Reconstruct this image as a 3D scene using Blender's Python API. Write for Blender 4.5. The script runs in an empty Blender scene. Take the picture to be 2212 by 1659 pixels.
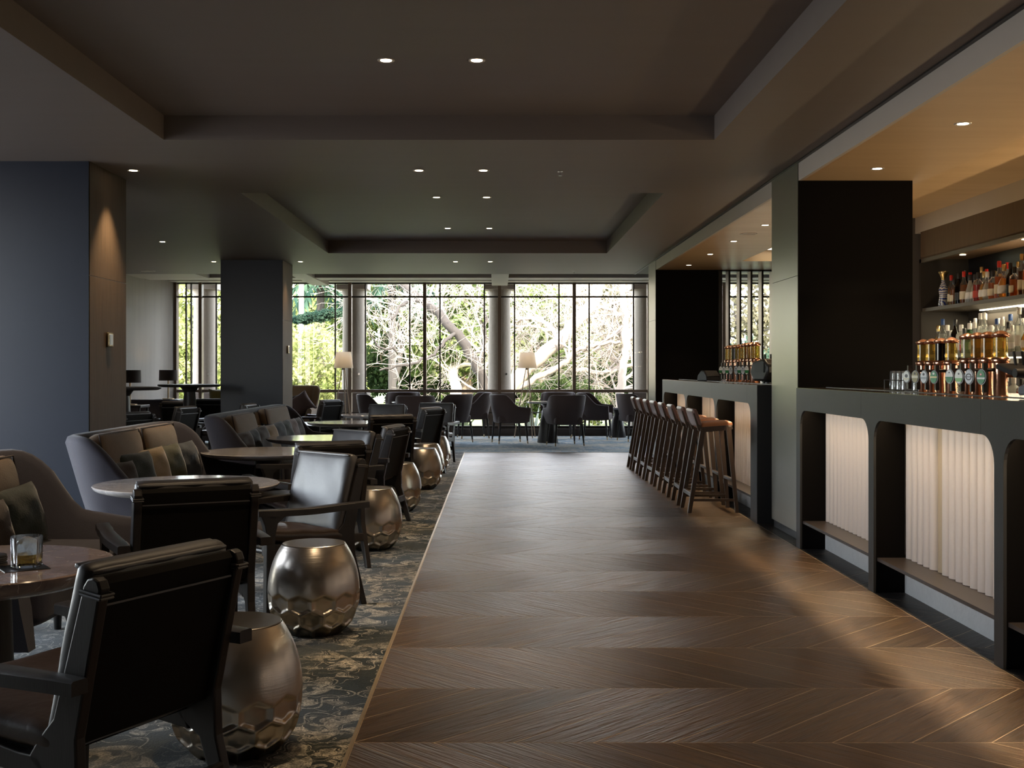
import bpy, bmesh, math, random
import numpy as np
from mathutils import Vector, Matrix
random.seed(7); rng = np.random.default_rng(7)
PI = math.pi
SC = bpy.context.scene
COL = SC.collection
EYE = 1.25; FX = 2500.0; VX, VY = 1073.0, 798.0
# ---------------------------------------------------------------- camera, world, sun, exposure
cam = bpy.data.cameras.new('camera'); camo = bpy.data.objects.new('camera', cam); COL.objects.link(camo)
camo.location = (0, 0, EYE); camo.rotation_euler = (PI / 2, 0, 0)
cam.sensor_fit = 'HORIZONTAL'; cam.sensor_width = 36.0; cam.lens = FX / 2212 * 36.0
cam.shift_x = (1106 - VX) / 2212; cam.shift_y = -(829.5 - VY) / 2212
cam.clip_start = 0.05; cam.clip_end = 300
SC.camera = camo
SC.view_settings.view_transform = 'Standard'; SC.view_settings.look = 'None'
SC.view_settings.gamma = 1.0; SC.view_settings.use_curve_mapping = False
SC.view_settings.exposure = 0.7
cy = SC.cycles
cy.use_denoising = True; cy.max_bounces = 8; cy.diffuse_bounces = 4; cy.glossy_bounces = 4
cy.transmission_bounces = 6; cy.transparent_max_bounces = 16; cy.sample_clamp_indirect = 6.0
cy.caustics_reflective = False; cy.caustics_refractive = False
wd = bpy.data.worlds.new('sky'); SC.world = wd; wd.use_nodes = True
nt = wd.node_tree; nt.nodes.clear()
sky = nt.nodes.new('ShaderNodeTexSky'); sky.sky_type = 'NISHITA'; sky.sun_disc = False
sky.sun_elevation = math.radians(42); sky.sun_rotation = math.radians(165); sky.air_density = 1.0; sky.dust_density = 0.7
bgn = nt.nodes.new('ShaderNodeBackground'); bgn.inputs[1].default_value = 2.0
out = nt.nodes.new('ShaderNodeOutputWorld')
hs = nt.nodes.new('ShaderNodeHueSaturation'); hs.inputs['Saturation'].default_value = .36
nt.links.new(sky.outputs[0], hs.inputs['Color']); nt.links.new(hs.outputs[0], bgn.inputs[0]); nt.links.new(bgn.outputs[0], out.inputs[0])
sl = bpy.data.lights.new('sun', 'SUN'); sl.energy = 14.0; sl.angle = math.radians(0.6); sl.color = (1.0, 0.88, 0.68)
so = bpy.data.objects.new('sun', sl); COL.objects.link(so)
so.rotation_euler = Vector((-0.30, 0.75, -0.62)).to_track_quat('-Z', 'Y').to_euler()

def area(name, loc, rot, sx, sy, energy, color=(1, 1, 1), portal=False, parent=None, spread=None):
    l = bpy.data.lights.new(name, 'AREA'); l.shape = 'RECTANGLE'; l.size = sx; l.size_y = sy
    l.energy = energy; l.color = color
    if spread: l.spread = spread
    if portal: l.cycles.is_portal = True
    o = bpy.data.objects.new(name, l); COL.objects.link(o); o.location = loc; o.rotation_euler = rot
    if parent: o.parent = parent
    return o
# daylight portals in the real window openings (far window wall, long left window wall)
area('portal_far', (0.0, 21.75, 1.5), (-PI / 2, 0, 0), 13.0, 2.8, 1, portal=True)
area('portal_left', (-6.0, 6.0, 1.5), (0, -PI / 2, 0), 2.6, 4.8, 1, portal=True)

# ---------------------------------------------------------------- helpers
def W(px, py, d):
    return Vector(((px - VX) / FX * d, d, EYE - (py - VY) / FX * d))
def wx(px, d): return (px - VX) / FX * d

class MB:
    def __init__(s): s.v = []; s.f = []
    def add(s, vs, fs):
        o = len(s.v); s.v += [tuple(p) for p in vs]; s.f += [tuple(i + o for i in f) for f in fs]; return s
    def box(s, x0, x1, y0, y1, z0, z1, M=None):
        vs = [(x0, y0, z0), (x1, y0, z0), (x1, y1, z0), (x0, y1, z0), (x0, y0, z1), (x1, y0, z1), (x1, y1, z1), (x0, y1, z1)]
        if M: vs = [M @ Vector(p) for p in vs]
        return s.add(vs, [(0, 3, 2, 1), (4, 5, 6, 7), (0, 1, 5, 4), (1, 2, 6, 5), (2, 3, 7, 6), (3, 0, 4, 7)])
    def lathe(s, prof, n=32, c=(0, 0, 0), cap0=True, cap1=True):
        vs = []; fs = []
        for r, z in prof:
            for i in range(n):
                a = 2 * PI * i / n; vs.append((c[0] + r * math.cos(a), c[1] + r * math.sin(a), c[2] + z))
        for k in range(len(prof) - 1):
            for i in range(n):
                j = (i + 1) % n; fs.append((k * n + i, k * n + j, (k + 1) * n + j, (k + 1) * n + i))
        if cap0: fs.append(tuple(range(n - 1, -1, -1)))
        if cap1: fs.append(tuple((len(prof) - 1) * n + i for i in range(n)))
        return s.add(vs, fs)
    def tube(s, pts, rad, n=8, cap=True):
        pts = [Vector(p) for p in pts]; m = len(pts)
        if not hasattr(rad, '__len__'): rad = [rad] * m
        vs = []; fs = []; up = None
        for k in range(m):
            t = (pts[min(k + 1, m - 1)] - pts[max(k - 1, 0)]).normalized()
            if up is None:
                up = Vector((0, 0, 1)) if abs(t.z) < .9 else Vector((1, 0, 0))
            a = t.cross(up)
            if a.length < 1e-5: a = t.cross(Vector((0, 1, 0.3)))
            a.normalize(); b = a.cross(t).normalized(); up = b
            for i in range(n):
                q = 2 * PI * i / n; vs.append(pts[k] + (a * math.cos(q) + b * math.sin(q)) * rad[k])
        for k in range(m - 1):
            for i in range(n):
                j = (i + 1) % n; fs.append((k * n + i, (k + 1) * n + i, (k + 1) * n + j, k * n + j))
        if cap: fs.append(tuple(range(n))); fs.append(tuple((m - 1) * n + i for i in range(n - 1, -1, -1)))
        return s.add(vs, fs)
    def prism(s, poly, axis, a0, a1, M=None):
        n = len(poly)
        def P(p, a):
            q = {'x': (a, p[0], p[1]), 'y': (p[0], a, p[1]), 'z': (p[0], p[1], a)}[axis]
            return M @ Vector(q) if M else q
        vs = [P(p, a0) for p in poly] + [P(p, a1) for p in poly]
        fs = [tuple(range(n - 1, -1, -1)), tuple(range(n, 2 * n))]
        for i in range(n): fs.append((i, (i + 1) % n, n + (i + 1) % n, n + i))
        return s.add(vs, fs)
    def loft(s, rings, closed_ring=True, caps=True):
        n = len(rings[0]); vs = [p for r in rings for p in r]; fs = []
        for k in range(len(rings) - 1):
            for i in range(n if closed_ring else n - 1):
                j = (i + 1) % n; fs.append((k * n + i, k * n + j, (k + 1) * n + j, (k + 1) * n + i))
        if caps: fs.append(tuple(range(n - 1, -1, -1))); fs.append(tuple((len(rings) - 1) * n + i for i in range(n)))
        return s.add(vs, fs)
    def roundbox(s, sx, sy, sz, r, M=None, n=8, puff=0.0, wr=0.0):
        h = (sx / 2, sy / 2, sz / 2); vs = []; fs = []; idx = {}
        ph = random.random() * 9
        def pt(p):
            k = tuple(round(c, 5) for c in p)
            if k in idx: return idx[k]
            q = [p[a] * h[a] for a in range(3)]
            c = [max(-h[a] + r, min(h[a] - r, q[a])) for a in range(3)]
            d = Vector([q[a] - c[a] for a in range(3)])
            if d.length > 1e-9: d = d.normalized() * r
            o = Vector(c) + d
            if puff:
                big = sorted(range(3), key=lambda a: h[a])
                t = big[0]; f = (1 - abs(p[big[1]]) ** 2.5) * (1 - abs(p[big[2]]) ** 2.5)
                o[t] += (1 if p[t] > 0 else -1) * puff * f * (1 if abs(p[t]) > .3 else 0)
                if wr: o[t] += wr * math.sin(9 * p[big[2]] + ph) * math.sin(5 * p[big[1]] + 2 * ph)
            if M: o = M @ o
            idx[k] = len(vs); vs.append(tuple(o)); return idx[k]
        def warp(t): # denser near the edges
            return math.copysign(1 - (1 - abs(t)) ** 1.6, t)
        ts = [warp(-1 + 2 * i / n) for i in range(n + 1)]
        for ax in range(3):
            for sgn in (-1, 1):
                a, b = (ax + 1) % 3, (ax + 2) % 3
                for i in range(n):
                    for j in range(n):
                        q = []
                        for (u, v) in ((i, j), (i + 1, j), (i + 1, j + 1), (i, j + 1)):
                            p = [0, 0, 0]; p[ax] = sgn; p[a] = ts[u]; p[b] = ts[v]; q.append(pt(p))
                        if sgn < 0: q.reverse()
                        if len(set(q)) == 4: fs.append(tuple(q))
        return s.add(vs, fs)
    def pillow(s, w, h, t, M=None, n=12, edge=0.1):
        vs = []; fs = []; ph = random.random() * 6
        for sg in (1, -1):
            o = len(vs)
            for i in range(n + 1):
                for j in range(n + 1):
                    u = -1 + 2 * i / n; v = -1 + 2 * j / n
                    x = u * w / 2 * (1 - edge * (1 - v * v) * u * u); y = v * h / 2 * (1 - edge * (1 - u * u) * v * v)
                    z = sg * (t / 2 * (max(0, (1 - u ** 4) * (1 - v ** 4))) ** .6 + .004)
                    z += .006 * math.sin(7 * u + ph) * math.sin(6 * v + ph * 2) * (1 - u ** 4)
                    p = Vector((x, y, z)); vs.append(M @ p if M else p)
            for i in range(n):
                for j in range(n):
                    a = o + i * (n + 1) + j; q = (a, a + n + 1, a + n + 2, a + 1)
                    fs.append(q if sg > 0 else q[::-1])
        N = (n + 1) ** 2
        bd = [i * (n + 1) for i in range(n + 1)] + [n * (n + 1) + j for j in range(1, n + 1)] + [i * (n + 1) + n for i in range(n - 1, -1, -1)] + list(range(n - 1, 0, -1))
        for k in range(len(bd)):
            a, b = bd[k], bd[(k + 1) % len(bd)]; fs.append((a, b, b + N, a + N))
        return s.add(vs, fs)
    def mesh(s, name, mat, smooth=35, fix=True):
        me = bpy.data.meshes.new(name); me.from_pydata([tuple(p) for p in s.v], [], s.f)
        if fix:
            bm = bmesh.new(); bm.from_mesh(me); bmesh.ops.recalc_face_normals(bm, faces=bm.faces); bm.to_mesh(me); bm.free()
        if smooth:
            me.polygons.foreach_set('use_smooth', [True] * len(me.polygons)); me.set_sharp_from_angle(angle=math.radians(smooth))
        for m in (mat if isinstance(mat, (list, tuple)) else [mat]): me.materials.append(m)
        me.update(); return me
    def build(s, name, mat, parent=None, smooth=35, bevel=0, fix=True, loc=None, rot=None):
        o = bpy.data.objects.new(name, s.mesh(name, mat, smooth, fix)); COL.objects.link(o)
        if parent: o.parent = parent
        if loc is not None: o.location = loc
        if rot is not None: o.rotation_euler = rot
        if bevel:
            b = o.modifiers.new('bevel', 'BEVEL'); b.width = bevel; b.segments = 2; b.limit_method = 'ANGLE'; b.angle_limit = math.radians(40)
        return o

def tag(o, label, cat, group=None):
    o['label'] = label; o['category'] = cat
    if group: o['group'] = group
    return o
def thing(name, label, cat, loc=(0, 0, 0), rz=0.0, group=None):
    o = bpy.data.objects.new(name, None); COL.objects.link(o); o.empty_display_size = .1
    o.location = loc; o.rotation_euler = (0, 0, rz)
    return tag(o, label, cat, group)
def struct(o): o['kind'] = 'structure'; return o
def copy_tree(o, parent=None, loc=None, rz=None, label=None, group=None):
    c = o.copy(); COL.objects.link(c)
    if parent: c.parent = parent
    if loc is not None: c.location = loc
    if rz is not None: c.rotation_euler = (0, 0, rz)
    if label: c['label'] = label
    if group: c['group'] = group
    for ch in list(o.children): copy_tree(ch, c)
    return c
def face(fx, fy): return math.atan2(-fx, fy)      # z rotation turning local +Y to (fx, fy)

# ---------------------------------------------------------------- materials
class NT:
    def __init__(s, m): s.t = m.node_tree; s.n = s.t.nodes; s.l = s.t.links
    def node(s, typ, **kw):
        n = s.n.new(typ)
        for k, v in kw.items():
            if k == 'inp':
                for a, b in v.items():
                    if hasattr(b, 'is_output') or isinstance(b, bpy.types.NodeSocket): s.l.new(b, n.inputs[a])
                    else: n.inputs[a].default_value = b
            else: setattr(n, k, v)
        return n
    def math(s, op, a, b=None, clamp=False):
        n = s.node('ShaderNodeMath', operation=op, use_clamp=clamp)
        for i, x in enumerate((a, b)):
            if x is None: continue
            if isinstance(x, bpy.types.NodeSocket): s.l.new(x, n.inputs[i])
            else: n.inputs[i].default_value = x
        return n.outputs[0]
    def ramp(s, fac, stops, interp='LINEAR'):
        n = s.node('ShaderNodeValToRGB'); n.color_ramp.interpolation = interp
        e = n.color_ramp.elements
        while len(e) < len(stops): e.new(0.5)
        for k, (p, c) in enumerate(stops): e[k].position = p; e[k].color = (*c, 1) if len(c) == 3 else c
        s.l.new(fac, n.inputs[0]); return n.outputs[0]
    def mix(s, fac, a, b, blend='MIX'):
        n = s.node('ShaderNodeMix', data_type='RGBA', blend_type=blend)
        for i, x in ((0, fac), (6, a), (7, b)):
            if isinstance(x, bpy.types.NodeSocket): s.l.new(x, n.inputs[i])
            elif i == 0: n.inputs[0].default_value = x
            else: n.inputs[i].default_value = (*x, 1)
        return n.outputs[2]
MATS = {}
def newmat(name):
    m = bpy.data.materials.new(name); m.use_nodes = True; m.node_tree.nodes.clear(); return m, NT(m)
def M_(name, col, rough=.5, metal=0.0, spec=.5, var=0.0, vscale=6.0, stretch=(1, 1, 1), bump=0.0, bscale=60.0, col2=None, coat=0.0, sheen=0.0, rvar=0.0, aniso=0.0, rand=0.0):
    """principled material: base colour, fine variation (noise stretched along the grain) and fine relief"""
    if name in MATS: return MATS[name]
    m, t = newmat(name)
    p = t.node('ShaderNodeBsdfPrincipled', inp={'Roughness': rough, 'Metallic': metal, 'Specular IOR Level': spec})
    p.inputs['Base Color'].default_value = (*col, 1)
    if coat: p.inputs['Coat Weight'].default_value = coat; p.inputs['Coat Roughness'].default_value = .15
    if sheen: p.inputs['Sheen Weight'].default_value = sheen; p.inputs['Sheen Roughness'].default_value = .5
    if aniso: p.inputs['Anisotropic'].default_value = aniso
    o = t.node('ShaderNodeOutputMaterial'); t.l.new(p.outputs[0], o.inputs[0])
    tc = t.node('ShaderNodeTexCoord')
    mp = t.node('ShaderNodeMapping', inp={0: tc.outputs['Object'], 'Scale': stretch})
    if rand:
        oi = t.node('ShaderNodeObjectInfo'); off = t.math('MULTIPLY', oi.outputs['Random'], 37.0)
        t.l.new(off, mp.inputs['Location'])
    c2 = col2 or tuple(c * .55 for c in col)
    colsock = None
    if var:
        nz = t.node('ShaderNodeTexNoise', inp={0: mp.outputs[0], 'Scale': vscale, 'Detail': 6.0, 'Roughness': .62})
        f = t.ramp(nz.outputs[0], [(.5 - .28, (0, 0, 0)), (.5 + .28, (1, 1, 1))])
        f2 = t.math('MULTIPLY', f, var)
        colsock = t.mix(f2, col, c2)
        if rvar:
            t.l.new(t.math('ADD', t.math('MULTIPLY', f, rvar), rough), p.inputs['Roughness'])
    if rand:
        k = t.math('ADD', t.math('MULTIPLY', oi.outputs['Random'], 2 * rand), 1 - rand)
        base = colsock if colsock else col
        hv = t.node('ShaderNodeHueSaturation', inp={'Value': k})
        if colsock: t.l.new(colsock, hv.inputs['Color'])
        else: hv.inputs['Color'].default_value = (*col, 1)
        colsock = hv.outputs[0]
    if colsock: t.l.new(colsock, p.inputs['Base Color'])
    if bump:
        nb = t.node('ShaderNodeTexNoise', inp={0: mp.outputs[0], 'Scale': bscale, 'Detail': 4.0})
        bp = t.node('ShaderNodeBump', inp={'Strength': bump, 'Distance': .01, 'Height': nb.outputs[0]})
        t.l.new(bp.outputs[0], p.inputs['Normal'])
    MATS[name] = m; return m
def emis(name, col, s):
    if name in MATS: return MATS[name]
    m, t = newmat(name); e = t.node('ShaderNodeEmission', inp={1: s}); e.inputs[0].default_value = (*col, 1)
    o = t.node('ShaderNodeOutputMaterial'); t.l.new(e.outputs[0], o.inputs[0]); MATS[name] = m; return m
def glassm(name, col=(1, 1, 1), refl=1.0, rough=0.0, diff=0.0, dcol=(1, 1, 1)):
    """thin clear glazing: tinted transmission plus Fresnel reflection (and some milky body)"""
    if name in MATS: return MATS[name]
    m, t = newmat(name)
    tr = t.node('ShaderNodeBsdfTransparent'); tr.inputs[0].default_value = (*col, 1)
    gl = t.node('ShaderNodeBsdfGlossy', inp={'Roughness': rough})
    fr = t.node('ShaderNodeFresnel', inp={0: 1.45})
    body = tr.outputs[0]
    if diff:
        tl = t.node('ShaderNodeBsdfTranslucent'); tl.inputs[0].default_value = (*dcol, 1)
        df = t.node('ShaderNodeBsdfDiffuse'); df.inputs[0].default_value = (*dcol, 1)
        a = t.node('ShaderNodeMixShader', inp={0: .4, 1: tl.outputs[0], 2: df.outputs[0]})
        body = t.node('ShaderNodeMixShader', inp={0: diff, 1: tr.outputs[0], 2: a.outputs[0]}).outputs[0]
    mx = t.node('ShaderNodeMixShader', inp={0: t.math('MULTIPLY', fr.outputs[0], refl, True), 1: body, 2: gl.outputs[0]})
    o = t.node('ShaderNodeOutputMaterial'); t.l.new(mx.outputs[0], o.inputs[0]); MATS[name] = m; return m

m_ceil = M_('ceiling_paint', (.215, .183, .162), .55, var=.35, vscale=1.6, stretch=(.35, 5, 5), bump=.05, bscale=90, col2=(.165, .138, .120))
m_barceil = M_('bar_ceiling_lacquer', (.60, .42, .235), .32, var=.5, vscale=1.3, stretch=(.5, 4, 4), col2=(.44, .30, .165), bump=.08, bscale=2.2, rvar=.1)
m_soffit = M_('pale_soffit', (.52, .47, .41), .6, var=.1, vscale=4, bump=.03)
m_wall = M_('wallpaper', (.33, .295, .27), .75, var=.45, vscale=2.2, stretch=(1, 3.5, .35), bump=.25, bscale=140, col2=(.23, .205, .185))
m_wall2 = M_('plaster', (.10, .088, .08), .8, var=.2, vscale=3)
m_pillar = M_('pillar_laminate', (.0125, .0175, .032), .40, var=.2, vscale=3, bump=.02, bscale=200, spec=.32)
m_pillarR = M_('bar_pillar_laminate', (.30, .295, .25), .30, metal=.75, var=.12, vscale=3)  # sage tone takes up window light on left faces; fronts use a darkened panel
m_veneer = M_('oak_veneer', (.115, .078, .048), .6, var=.95, vscale=9, stretch=(9, 9, .22), col2=(.042, .027, .017), bump=.2, bscale=40, spec=.08)
m_frame = M_('bronze_window_frame', (.035, .027, .021), .45, metal=.3)
m_mull = M_('wood_mullion', (.17, .11, .072), .45, var=.3, vscale=5, stretch=(6, 6, .6))
m_glass = glassm('window_glass', (.97, .98, .97), .7)
m_stone = M_('column_render', (.40, .35, .30), .85, var=.5, vscale=26, col2=(.28, .24, .205), bump=.4, bscale=90)
m_plinthstone = M_('column_base_stone', (.16, .13, .115), .7, var=.3, vscale=10)
m_steel = M_('bar_dark_steel', (.032, .031, .031), .46, metal=.2, var=.35, vscale=2.5, bump=.03, spec=.4)
m_flute = M_('cream_fluted_board', (.60, .515, .465), .55, var=.1, vscale=5, stretch=(5, 5, .3))
m_fluteb = M_('tan_fluted_board', (.42, .32, .21), .55, var=.1, vscale=5, stretch=(5, 5, .3))
m_concrete = M_('pale_concrete', (.62, .61, .60), .75, var=.5, vscale=18, col2=(.46, .455, .45), bump=.3, bscale=50)
m_ledge = M_('brown_ledge', (.050, .037, .031), .38, var=.2, vscale=5)
m_counter = M_('polished_counter', (.075, .042, .028), .10, var=.6, vscale=5, col2=(.03, .018, .013), coat=.5)
m_black = M_('black_lacquer', (.012, .012, .013), .4)
m_blackm = M_('black_plastic', (.02, .02, .021), .38, var=.1)
m_dwood = M_('dark_ash', (.032, .027, .026), .42, var=.6, vscale=9, stretch=(9, 9, .6), col2=(.014, .012, .012), bump=.12, bscale=60, spec=.35)
m_bwood = M_('walnut_stool', (.075, .048, .032), .38, var=.6, vscale=8, stretch=(5, 5, .5), col2=(.035, .022, .016), bump=.15, bscale=30)
m_leather = M_('black_leather', (.060, .056, .060), .47, var=.3, vscale=3, bump=.16, bscale=14, spec=.9)
m_sling = M_('sling_hide', (.009, .0075, .007), .7, var=.2, vscale=4, spec=.12)
m_seatl = M_('brown_leather', (.042, .025, .018), .36, var=.4, vscale=4, bump=.25, bscale=26)
m_tan = M_('tan_leather', (.38, .14, .055), .38, var=.3, vscale=5, bump=.1)
m_oxblood = M_('oxblood_leather', (.19, .105, .088), .33, var=.25, vscale=5, bump=.12, bscale=40)
m_brass = M_('brass_inlay', (.55, .42, .26), .35, metal=.6)
m_gold = M_('brushed_champagne_metal', (.62, .565, .50), .29, metal=1.0, var=.15, vscale=10, stretch=(1, 1, 28), bump=.06, bscale=7, col2=(.53, .485, .43))
m_navy = M_('navy_sofa_velvet', (.038, .036, .055), .8, var=.15, vscale=20, sheen=.25, bump=.15, bscale=160)
m_brown = M_('brown_linen', (.215, .138, .078), .85, var=.5, vscale=40, stretch=(1, 6, 1), col2=(.12, .077, .044), sheen=.3, bump=.35, bscale=150)
m_plum = M_('plum_felt', (.085, .058, .055), .85, sheen=.15, var=.15, vscale=30, bump=.1, bscale=150)
m_wingf = M_('tan_wing_fabric', (.48, .33, .20), .85, sheen=.3, var=.2, vscale=30, bump=.2, bscale=150)
m_lampshade = None
m_copper = M_('copper', (.78, .40, .26), .24, metal=1.0, var=.3, vscale=20, bump=.10, bscale=60)
m_brassd = M_('dull_brass', (.40, .32, .20), .3, metal=.9)
m_chrome = M_('chrome', (.75, .75, .76), .15, metal=1.0)
m_white = M_('white_ceramic', (.75, .74, .71), .3)
def fabric(name, c): return M_(name, c, .8, sheen=.4, var=.25, vscale=18, bump=.2, bscale=130)
m_olive = fabric('olive_velvet', (.075, .075, .022)); m_dgreen = fabric('dark_green_velvet', (.020, .030, .022))
m_sand = fabric('sand_linen', (.40, .28, .14)); m_choc = fabric('chocolate_velvet', (.055, .034, .024))
m_ink = fabric('ink_blue_velvet', (.024, .034, .048)); m_mauve = fabric('dusty_mauve', (.21, .14, .13)); m_must = fabric('mustard_velvet', (.20, .16, .03))
def marble(name, a, b, c):
    m, t = newmat(name)
    tc = t.node('ShaderNodeTexCoord'); mp = t.node('ShaderNodeMapping', inp={0: tc.outputs['Object'], 'Scale': (2.2, 4.5, 2.2), 'Rotation': (0, 0, .35)})
    n1 = t.node('ShaderNodeTexNoise', inp={0: mp.outputs[0], 'Scale': 3.0, 'Detail': 8.0, 'Roughness': .65, 'Distortion': .8})
    base = t.ramp(n1.outputs[0], [(.30, a), (.62, b)])
    n2 = t.node('ShaderNodeTexNoise', inp={0: mp.outputs[0], 'Scale': 1.3, 'Detail': 6.0, 'Distortion': 1.6})
    v = t.math('ABSOLUTE', t.math('SUBTRACT', n2.outputs[0], .5))
    vein = t.ramp(v, [(.0, (.75, .75, .75)), (.008, (0, 0, 0))])
    col = t.mix(vein, base, c)
    p = t.node('ShaderNodeBsdfPrincipled', inp={'Roughness': .10, 'Base Color': col, 'Specular IOR Level': .6})
    o = t.node('ShaderNodeOutputMaterial'); t.l.new(p.outputs[0], o.inputs[0]); return m
m_marb1 = marble('rose_marble', (.17, .125, .115), (.31, .235, .215), (.62, .53, .48))
m_marb2 = marble('grey_marble', (.32, .31, .325), (.50, .48, .49), (.66, .64, .63))
# ---------------------------------------------------------------- floor materials
def plank_mat(name, c1, c2, rough):
    m, t = newmat(name)
    tc = t.node('ShaderNodeTexCoord'); oi = t.node('ShaderNodeObjectInfo')
    mp = t.node('ShaderNodeMapping', inp={0: tc.outputs['Object'], 'Scale': (1.6, 16, 16)})
    t.l.new(t.math('MULTIPLY', oi.outputs['Random'], 53.0), mp.inputs['Location'])
    n1 = t.node('ShaderNodeTexNoise', inp={0: mp.outputs[0], 'Scale': 2.2, 'Detail': 8.0, 'Roughness': .68, 'Distortion': .5})
    g = t.ramp(n1.outputs[0], [(.28, c1), (.70, c2)])
    mp2 = t.node('ShaderNodeMapping', inp={0: tc.outputs['Object'], 'Scale': (2.2, 40, 40)})
    t.l.new(t.math('MULTIPLY', oi.outputs['Random'], 31.0), mp2.inputs['Location'])
    n2 = t.node('ShaderNodeTexNoise', inp={0: mp2.outputs[0], 'Scale': 1.6, 'Detail': 3.5, 'Distortion': .9})
    k = t.math('ADD', t.math('MULTIPLY', oi.outputs['Random'], .45), .78)
    hv = t.node('ShaderNodeHueSaturation', inp={'Value': k, 'Color': g})
    h = t.math('ADD', t.math('MULTIPLY', n1.outputs[0], .5), t.math('MULTIPLY', n2.outputs[0], 1.0))
    bp = t.node('ShaderNodeBump', inp={'Strength': 1.0, 'Distance': .006, 'Height': h})
    r = t.math('ADD', t.math('MULTIPLY', n1.outputs[0], .22), rough - .11)
    p = t.node('ShaderNodeBsdfPrincipled', inp={'Base Color': hv.outputs[0], 'Roughness': r, 'Normal': bp.outputs[0], 'Specular IOR Level': .85, 'Specular Tint': (1.0, .78, .56, 1)})  # warm specular tint stands in for garden light reflected on the floor
    o = t.node('ShaderNodeOutputMaterial'); t.l.new(p.outputs[0], o.inputs[0]); return m
m_plank = plank_mat('smoked_oak', (.036, .019, .011), (.128, .074, .040), .36)
m_plankd = plank_mat('black_stained_oak', (.010, .010, .012), (.028, .028, .031), .42)

def carpet_mat(name, base_stops, gain):
    m, t = newmat(name)
    tc = t.node('ShaderNodeTexCoord')
    P0 = t.node('ShaderNodeMapping', inp={0: tc.outputs['Object'], 'Scale': (3.4, 3.4, 3.4)}).outputs[0]
    nz = t.node('ShaderNodeTexNoise', inp={0: P0, 'Scale': .55, 'Detail': 2.0})
    off = t.node('ShaderNodeVectorMath', operation='SUBTRACT', inp={0: nz.outputs['Color'], 1: (.5, .5, .5)})
    sc = t.node('ShaderNodeVectorMath', operation='SCALE', inp={0: off.outputs[0], 'Scale': .45})
    P = t.node('ShaderNodeVectorMath', operation='ADD', inp={0: P0, 1: sc.outputs[0]}).outputs[0]
    def motif(scale, petals, arms):
        ps = t.node('ShaderNodeVectorMath', operation='SCALE', inp={0: P, 'Scale': scale}).outputs[0]
        vo = t.node('ShaderNodeTexVoronoi', voronoi_dimensions='2D', inp={0: ps, 'Scale': 1.0, 'Randomness': .8})
        d = t.node('ShaderNodeVectorMath', operation='SUBTRACT', inp={0: ps, 1: vo.outputs['Position']})
        sx = t.node('ShaderNodeSeparateXYZ', inp={0: d.outputs[0]})
        ang = t.math('ARCTAN2', sx.outputs[1], sx.outputs[0]); r = vo.outputs['Distance']
        rn = t.node('ShaderNodeSeparateColor', inp={0: vo.outputs['Color']})
        # scroll: spiral bands; blossom: petalled outline
        spin = t.math('MULTIPLY', t.math('SUBTRACT', rn.outputs[0], .5), 50.0)
        spi = t.math('SINE', t.math('ADD', t.math('MULTIPLY', ang, arms), t.math('MULTIPLY', r, spin)))
        pet = t.math('SUBTRACT', t.math('ADD', t.math('MULTIPLY', t.math('COSINE', t.math('MULTIPLY', ang, petals)), .10), .40), r)
        inside = t.math('GREATER_THAN', pet, 0.0)
        lines = t.math('GREATER_THAN', spi, .0)
        rim = t.math('LESS_THAN', t.math('ABSOLUTE', t.math('SUBTRACT', pet, .035)), .018)
        a = t.math('MULTIPLY', inside, lines)
        return t.math('SUBTRACT', t.math('MAXIMUM', a, t.math('MULTIPLY', inside, .0)), rim, True), t.math('LESS_THAN', t.math('ABSOLUTE', t.math('ADD', pet, .05)), .012)
    a1, l1 = motif(.74, 6.0, 3.0); a2, l2 = motif(1.6, 5.0, 2.0)
    mot = t.math('MAXIMUM', t.math('MAXIMUM', a1, l1), t.math('MAXIMUM', t.math('MULTIPLY', a2, .8), l2))
    wear = t.node('ShaderNodeTexNoise', inp={0: P0, 'Scale': .42, 'Detail': 5.0, 'Roughness': .6})
    wm = t.ramp(wear.outputs[0], [(.36, (0, 0, 0)), (.52, (1, 1, 1))])
    spk = t.node('ShaderNodeTexNoise', inp={0: tc.outputs['Object'], 'Scale': 170.0, 'Detail': 2.0})
    sp = t.ramp(spk.outputs[0], [(.40, (.25, .25, .25)), (.56, (1, 1, 1))])
    mid = t.node('ShaderNodeTexNoise', inp={0: tc.outputs['Object'], 'Scale': 26.0, 'Detail': 4.0})
    md = t.ramp(mid.outputs[0], [(.38, (.35, .35, .35)), (.58, (1, 1, 1))])
    fac = t.math('MULTIPLY', t.math('MULTIPLY', mot, wm), t.math('MULTIPLY', sp, md))
    big = t.node('ShaderNodeTexNoise', inp={0: P0, 'Scale': .30, 'Detail': 4.0})
    base = t.ramp(big.outputs[0], base_stops)
    haze = t.math('MULTIPLY', t.math('MULTIPLY', t.math('SUBTRACT', 1.0, wm), sp), .11)
    base2 = t.mix(haze, base, (.34, .30, .22))
    cream = t.ramp(big.outputs[0], [(.30, (.60, .62, .62)), (.6, (.68, .58, .42))])
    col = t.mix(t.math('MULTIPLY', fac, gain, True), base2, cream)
    bp = t.node('ShaderNodeBump', inp={'Strength': .5, 'Distance': .006, 'Height': spk.outputs[0]})
    p = t.node('ShaderNodeBsdfPrincipled', inp={'Base Color': col, 'Roughness': .95, 'Specular IOR Level': .1, 'Normal': bp.outputs[0], 'Sheen Weight': .25})
    o = t.node('ShaderNodeOutputMaterial'); t.l.new(p.outputs[0], o.inputs[0]); return m
m_carpet = carpet_mat('damask_carpet', [(.32, (.026, .046, .066)), (.48, (.008, .017, .020)), (.62, (.034, .036, .022)), (.75, (.010, .022, .028))], 1.0)
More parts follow.
